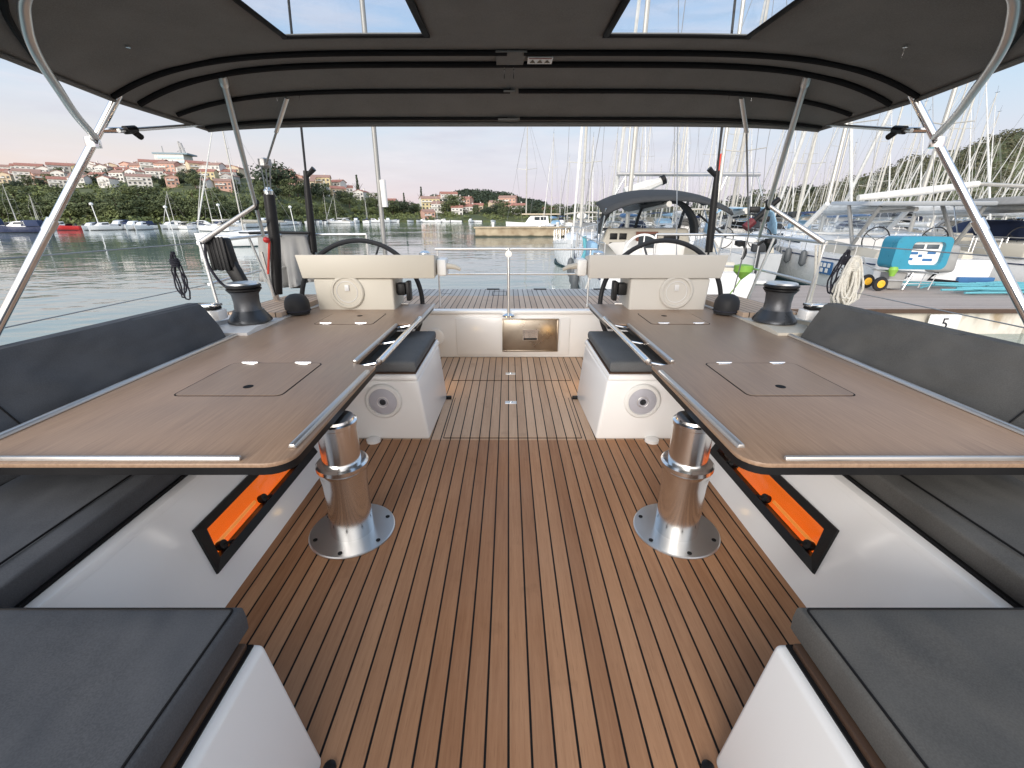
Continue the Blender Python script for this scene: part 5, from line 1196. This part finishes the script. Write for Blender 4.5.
for y in (-.3, .3):
    w = part('wheel', 'rubber', t, lambda bm: lathe(bm, [(.11, -.05), (.19, -.045), (.205, 0), (.19, .045), (.11, .05)], (-.98, y, .205), 24, 'Y'))
    part('rim', 'yellow', w, lambda bm: lathe(bm, [(.11, -.055), (.05, -.065), (.03, -.03), (.03, .03), (.05, .06), (.11, .055)], (-.98, y, .205), 18, 'Y'))
w = part('wheel', 'rubber', t, lambda bm: lathe(bm, [(.11, -.05), (.19, -.045), (.205, 0), (.19, .045), (.11, .05)], (-1.75, .2, .205), 24, 'Y'))
part('bin', 'greycan', t, lambda bm: hexa(bm, [(-.62, -.1, .05), (-.25, -.1, .05), (-.25, .25, .05), (-.62, .25, .05), (-.68, -.14, .52), (-.2, -.14, .52), (-.2, .3, .52), (-.68, .3, .52)], bev=.02))
part('lime_cap', 'lime', t, lambda bm: lathe(bm, [(.06, .42), (.12, .6), (.09, .68), (0, .70)], (-.72, -.28, 0), 12))

# --- the marina: rows of yachts behind
protos = []
specs = [('blue', 'navy', 'mwhite', 'navy', 'a dark blue boom cover'), ('whitecan', 'greycan', 'mwhite', 'mgrey', 'a white boom cover'), ('navy', 'navy', 'mnavy', 'white', 'a navy hull'), ('charcan', 'charcan', 'mwhite', 'red', 'a charcoal boom cover'), ('beigecan', 'beigecan', 'mwhite', 'blue', 'a beige boom cover'), ('lblue', 'lblue', 'mwhite', 'blue', 'a light blue boom cover')]
for i, (cv, hd, hl, st, lb) in enumerate(specs):
    protos.append(remember(yacht('sailing_yacht', 'x', L=11, B=3.6, fb=1.2, mh=15, cover=cv, hood=hd, hullm=hl, stripe=st, detail=2 if i < 3 else 1, mastm='mast' if i % 2 == 0 else 'offwhite', bimini=[None, 'beigecan', None, 'charcan', None, 'navy'][i])))
rows = [(25, 750, 1150, 4.5, math.pi, 'first row'), (38, 640, 1110, 4.4, 0, 'second row'), (52, 600, 1080, 4.3, math.pi, 'third row'), (70, 585, 1070, 4.6, 0, 'fourth row'), (92, 570, 1060, 4.5, 0, 'fifth row'), (122, 566, 1050, 5.0, math.pi, 'sixth row'), (160, 562, 1040, 6.5, 0, 'farthest row')]
rnd = random.Random(31); nb_tot = 0
for Y, pa, pb, step, ang, nm in rows:
    x = far(pa, Y, 0).x; xe_ = far(pb, Y, 0).x; k = 0; cn = {}
    while x < xe_:
        if rnd.random() < .04: x += step; continue
        p = rnd.choice([0, 0, 1, 1, 1, 2, 3, 4, 5]); k += 1; cn[p] = cn.get(p, 0)+1
        o = dup(protos[p], (x+rnd.uniform(-.3, .3), Y+rnd.uniform(-1.5, 1.5)+(11 if ang else 0), WZ+rnd.uniform(-.05, .1)), ang+rnd.uniform(-.05, .05), 'yacht with %s in %s, %d. such from left' % (specs[p][4], nm, cn[p]), 'sailing yachts moored in the marina')
        s = rnd.uniform(.82, 1.12); o.scale = (s, s, s*rnd.uniform(.88, 1.12)); nb_tot += 1
        x += step*rnd.uniform(.92, 1.25)
# a few yachts seen on their own
def single(px, Y, rz, p, s, sz, label):
    o = dup(protos[p], far(px, Y, WZ), rz, label, 'sailing yachts moored in the marina'); o.scale = (s, s, s*sz); return o
single(560, 76, 2.7, 5, .75, 1.25, 'small white sailing yacht with light blue cover moored behind the stone pier')
single(302, 46, 2.2, 4, .8, 1.0, 'white sailing yacht with a beige cover moored beyond the black covered tube')
single(586, 33, 2.9, 1, .95, 1.0, 'white sailing yacht lying just left of the neighbour yacht')
single(20, 88, .8, 1, .8, .72, 'white sailing yacht with a tall leaning mast among the boats at the far left')
single(46, 92, .9, 0, .75, .62, 'sailing yacht with dark blue boom cover second from the far left')
single(236, 92, 1.2, 1, 1.0, .75, 'long white sailing yacht behind the left rail')
single(192, 110, 1.3, 1, .8, .7, 'white sailing yacht moored left of the diagonal strut')
single(352, 215, 1.4, 1, 1.2, .72, 'white sailing yacht on the far shore behind the wheel'); single(328, 220, .4, 4, 1.1, .8, 'sailing yacht with beige cover on the far shore'); single(366, 230, .2, 0, 1.1, .8, 'sailing yacht with blue cover on the far shore'); single(438, 280, .2, 1, 1.1, .95, 'white sailing yacht below the houses across the bay')
for t in protos:
    for ch, gs in KIDS[t.name]:
        for g in gs: bpy.data.objects.remove(g)
        bpy.data.objects.remove(ch)
    bpy.data.objects.remove(t)
# --- motor cruiser on the water behind the pier
c = far(560, 75, WZ+.15); t = thing('motor_cruiser', 'white motorsailer with hard top and tall mast behind the stone pier', 'boat', c, 1.5); t.scale = (.85, .85, .9)
part('hull', 'mwhite', t, lambda bm: hull_mesh(bm, 10.5, 3.4, 1.7, .3))
part('cabin', 'gel', t, lambda bm: hexa(bm, [(-1.3, 2.2, 1.6), (1.3, 2.2, 1.6), (1.1, 6.8, 1.7), (-1.1, 6.8, 1.7), (-1.2, 2.4, 3.0), (1.2, 2.4, 3.0), (1.0, 5.8, 3.0), (-1.0, 5.8, 3.0)], bev=.1))
part('cabin_window', 'glass', t, lambda bm: [box(bm, sg*1.19-.1, sg*1.19+.1, y, y+1.0, 2.25, 2.8) for sg in (-1, 1) for y in (2.8, 4.0)])
part('hard_top', 'w_cream', t, lambda bm: box(bm, -1.6, 1.6, 0.2, 7.4, 3.15, 3.35, bev=.08))
mt = part('mast', 'mast', t, lambda bm: tube(bm, [(0, 6.6, 3.3), (0, 6.6, 19)], [.13, .08], 8))
part('spreader', 'mast', mt, lambda bm: [tube(bm, [(0, 6.6, 10.5), (sg*.3, 6.6+sg*1.9, 10.7)], .04, 5) for sg in (-1, 1)])
part('rigging', 'wire', t, lambda bm: [tube(bm, p, .018, 4) for p in ([(0, 6.6, 18.8), (0, 10.3, 2.1)], [(0, 6.6, 18.8), (.3, 8.5, 10.7), (1.2, 7.4, 1.8)], [(0, 6.6, 18.8), (0, .2, 1.9)], [(0, 6.6, 18.8), (-.3, 4.7, 10.7), (-1.2, 6.0, 1.8)])])
# --- small motor boats on the left shore
def motorboat(cab, hullm='mwhite', canopy=None):
    t = thing('motor_boat', 'x', 'boat')
    part('hull', hullm, t, lambda bm: hull_mesh(bm, 6.5, 2.4, .85, .25, n=10))
    part('waterline_stripe', 'black', t, lambda bm: [tube(bm, [(sg*(hw_at(6.5, 2.4, u)*(.915-.05*u)+.02), u*6.4, .07) for u in [k/10*.96 for k in range(11)]], .05, 5, flat=1.8, up=(1, 0, 0)) for sg in (-1, 1)])
    if cab: 
        cb = part('cabin', 'gel', t, lambda bm: hexa(bm, [(-.85, 2.3, .8), (.85, 2.3, .8), (.6, 5.0, .9), (-.6, 5.0, .9), (-.75, 2.4, 1.75), (.75, 2.4, 1.75), (.5, 3.9, 1.65), (-.5, 3.9, 1.65)], bev=.08))
        part('cabin_window', 'glass', cb, lambda bm: [hexa(bm, [(sg*.80, 2.5, 1.25), (sg*.85, 2.5, 1.25), (sg*.75, 3.9, 1.25), (sg*.70, 3.9, 1.25), (sg*.75, 2.5, 1.6), (sg*.82, 2.5, 1.6), (sg*.68, 3.7, 1.55), (sg*.62, 3.7, 1.55)]) for sg in (-1, 1)])
    else: part('windscreen', 'glass', t, lambda bm: hexa(bm, [(-.8, 3.3, .85), (.8, 3.3, .85), (.8, 3.36, .85), (-.8, 3.36, .85), (-.7, 2.9, 1.35), (.7, 2.9, 1.35), (.7, 2.95, 1.35), (-.7, 2.95, 1.35)]))
    if canopy: part('canopy', canopy, t, lambda bm: hexa(bm, [(-.95, .5, .9), (.95, .5, .9), (.8, 3.0, .9), (-.8, 3.0, .9), (-.8, .8, 1.85), (.8, .8, 1.85), (.7, 2.8, 1.85), (-.7, 2.8, 1.85)], bev=.12))
    ou = part('outboard', 'charcan', t, lambda bm: (box(bm, -.2, .2, -.45, -.05, .8, 1.3, bev=.08), box(bm, -.07, .07, -.35, -.15, -.1, .8)))
    return remember(t)
MB = [motorboat(1), motorboat(0), motorboat(1, 'mwhite', 'navy'), motorboat(0, 'red'), motorboat(1, 'mnavy', 'navy')]
ML = ['white cabin boat', 'open white motor boat', 'white boat with a navy canopy', 'red hulled open boat', 'navy hulled boat with a navy canopy']
L_ = [(8, 84, 1.75, 2, 1.35), (50, 84, 1.9, 4, 1.15), (33, 97, 2.6, 0, 1), (84, 100, 1.5, 3, 1.0), (76, 106, 2.9, 0, 1), (102, 104, 3.3, 2, .9), (112, 103, 2.2, 3, .6)]
rnd = random.Random(77); px = 120
while px < 400:
    Y = tab(px)[0]-rnd.uniform(5, 14)-(8 if px > 250 else 0)
    L_.append((px, Y, rnd.choice([1.5, 3.1, 2.8, 3.4, .2, 1.9, -1.2]), rnd.choice([0, 0, 1, 1, 2, 0, 1]), rnd.uniform(.85, 1.15)*(1.0 if px < 250 else 1.35))); px += rnd.uniform(6, 9.5)
for px in (412, 421, 430, 441, 450, 462, 472, 482, 494): L_.append((px, 283, rnd.choice([1.5, 1.7, 3.0]), rnd.choice([0, 1, 1]), 1.2))
cn = {}
for px, Y, rz, p, s in L_:
    cn[p] = cn.get(p, 0)+1
    o = dup(MB[p], far(px, Y, WZ+.02), rz, '%s off the left shore, %d. such from left' % (ML[p], cn[p]), 'small boats moored along the left shore'); o.scale = (s, s, s)
for t in MB:
    for ch, gs in KIDS[t.name]:
        for g in gs: bpy.data.objects.remove(g)
        bpy.data.objects.remove(ch)
    bpy.data.objects.remove(t)
# shore lamps
for k, (px, Y, top) in enumerate(((91, 100, 204), (165, 102, 207), (290, 108, 207), (218, 106, 205))):
    t = thing('shore_lamp', 'white globe lamp on a thin post by the left moorings, number %d from the left' % (sorted([91, 165, 290, 218]).index(px)+1), 'lamp', group='globe lamps on the left shore')
    a = aty(px, top, Y); part('post', 'white', t, lambda bm: tube(bm, [a, (a.x+.3, a.y, WZ)], .09, 6)); part('globe', 'white', t, lambda bm: lathe(bm, [(0, -.35), (.3, -.2), (.38, 0), (.3, .2), (0, .35)], a, 10))

# ============================================================ LIGHT, SKY, CAMERA
w = bpy.data.worlds.new('World'); scene.world = w; w.use_nodes = True; n = w.node_tree; n.nodes.clear()
out = N(n, 'ShaderNodeOutputWorld'); bg = N(n, 'ShaderNodeBackground'); n.links.new(bg.outputs[0], out.inputs[0])
sky = N(n, 'ShaderNodeTexSky', sky_type='NISHITA'); sky.sun_disc = False; sky.sun_elevation = R(12); sky.sun_rotation = R(202); sky.air_density = 1.2; sky.dust_density = 1.5; sky.ozone_density = 1.5
tc = N(n, 'ShaderNodeTexCoord'); sx = N(n, 'ShaderNodeSeparateXYZ'); n.links.new(tc.outputs['Generated'], sx.inputs[0])
z = mth(n, 'MAXIMUM', sx.outputs['Z'], .0)
mp = N(n, 'ShaderNodeMapping'); n.links.new(tc.outputs['Generated'], mp.inputs[0]); mp.inputs['Scale'].default_value = (1, 1, 6)
cl = nz(n, mp.outputs[0], 2.2, 7, .6); cl2 = nz(n, mp.outputs[0], 6, 5, .6)
SK = 7.8   # cloud radiance in the units of the sky texture
zen = mixc(n, mr(n, z, .10, .36, 0, 1), (SK*.62, SK*.75, SK*.83), (SK*.34, SK*.52, SK*.78))
warm = mixc(n, mr(n, sx.outputs['X'], -.9, .1, 1, 0), (SK*.68, SK*.62, SK*.71), (SK*.90, SK*.68, SK*.56))
hor = mixc(n, mr(n, z, .04, .2, 1, 0), zen, warm)
cloud = mixc(n, mr(n, cl2, .35, .7, 0, 1), (SK*.78, SK*.75, SK*.80), (SK*.62, SK*.60, SK*.68))
base = mixc(n, mth(n, 'MULTIPLY', mr(n, cl, .42, .62, 0, .6), mr(n, z, .25, .6, 1, .35)), hor, cloud)
base = mixc(n, mr(n, mth(n, 'ADD', mth(n, 'MULTIPLY', sx.outputs['Y'], .88), mth(n, 'MULTIPLY', sx.outputs['X'], .22)), -.8, -.06, .85, 0), base, (SK*2.35, SK*2.15, SK*1.95))  # glow added to the unseen sky behind the camera, to brighten the cockpit
fin = mixc(n, .06, base, sky.outputs[0])
n.links.new(fin, bg.inputs[0]); bg.inputs[1].default_value = .10
sl = bpy.data.lights.new('sun', 'SUN'); sl.energy = 1.7; sl.angle = R(35); sl.color = (1, .95, .90)
so = bpy.data.objects.new('sun', sl); COL.objects.link(so)
d = Vector((.38, .92, -math.tan(R(16))))  # travel direction: from behind the camera, low
so.rotation_euler = d.to_track_quat('-Z', 'Y').to_euler()
cam = bpy.data.cameras.new('camera'); co_ = bpy.data.objects.new('camera', cam); COL.objects.link(co_); scene.camera = co_
co_.location = (OX, 0, CAMZ); co_.rotation_euler = (math.pi/2-TH, 0, 0)
cam.sensor_width = 36; cam.lens = F/1024*36; cam.shift_x = (512-CX)/1024; cam.clip_end = 5000; cam.clip_start = .02
scene.view_settings.view_transform = 'Standard'; scene.view_settings.look = 'None'; scene.view_settings.exposure = 0.58; scene.view_settings.gamma = 1
scene.render.resolution_x = 1024; scene.render.resolution_y = 768
scene.render.engine = 'CYCLES'
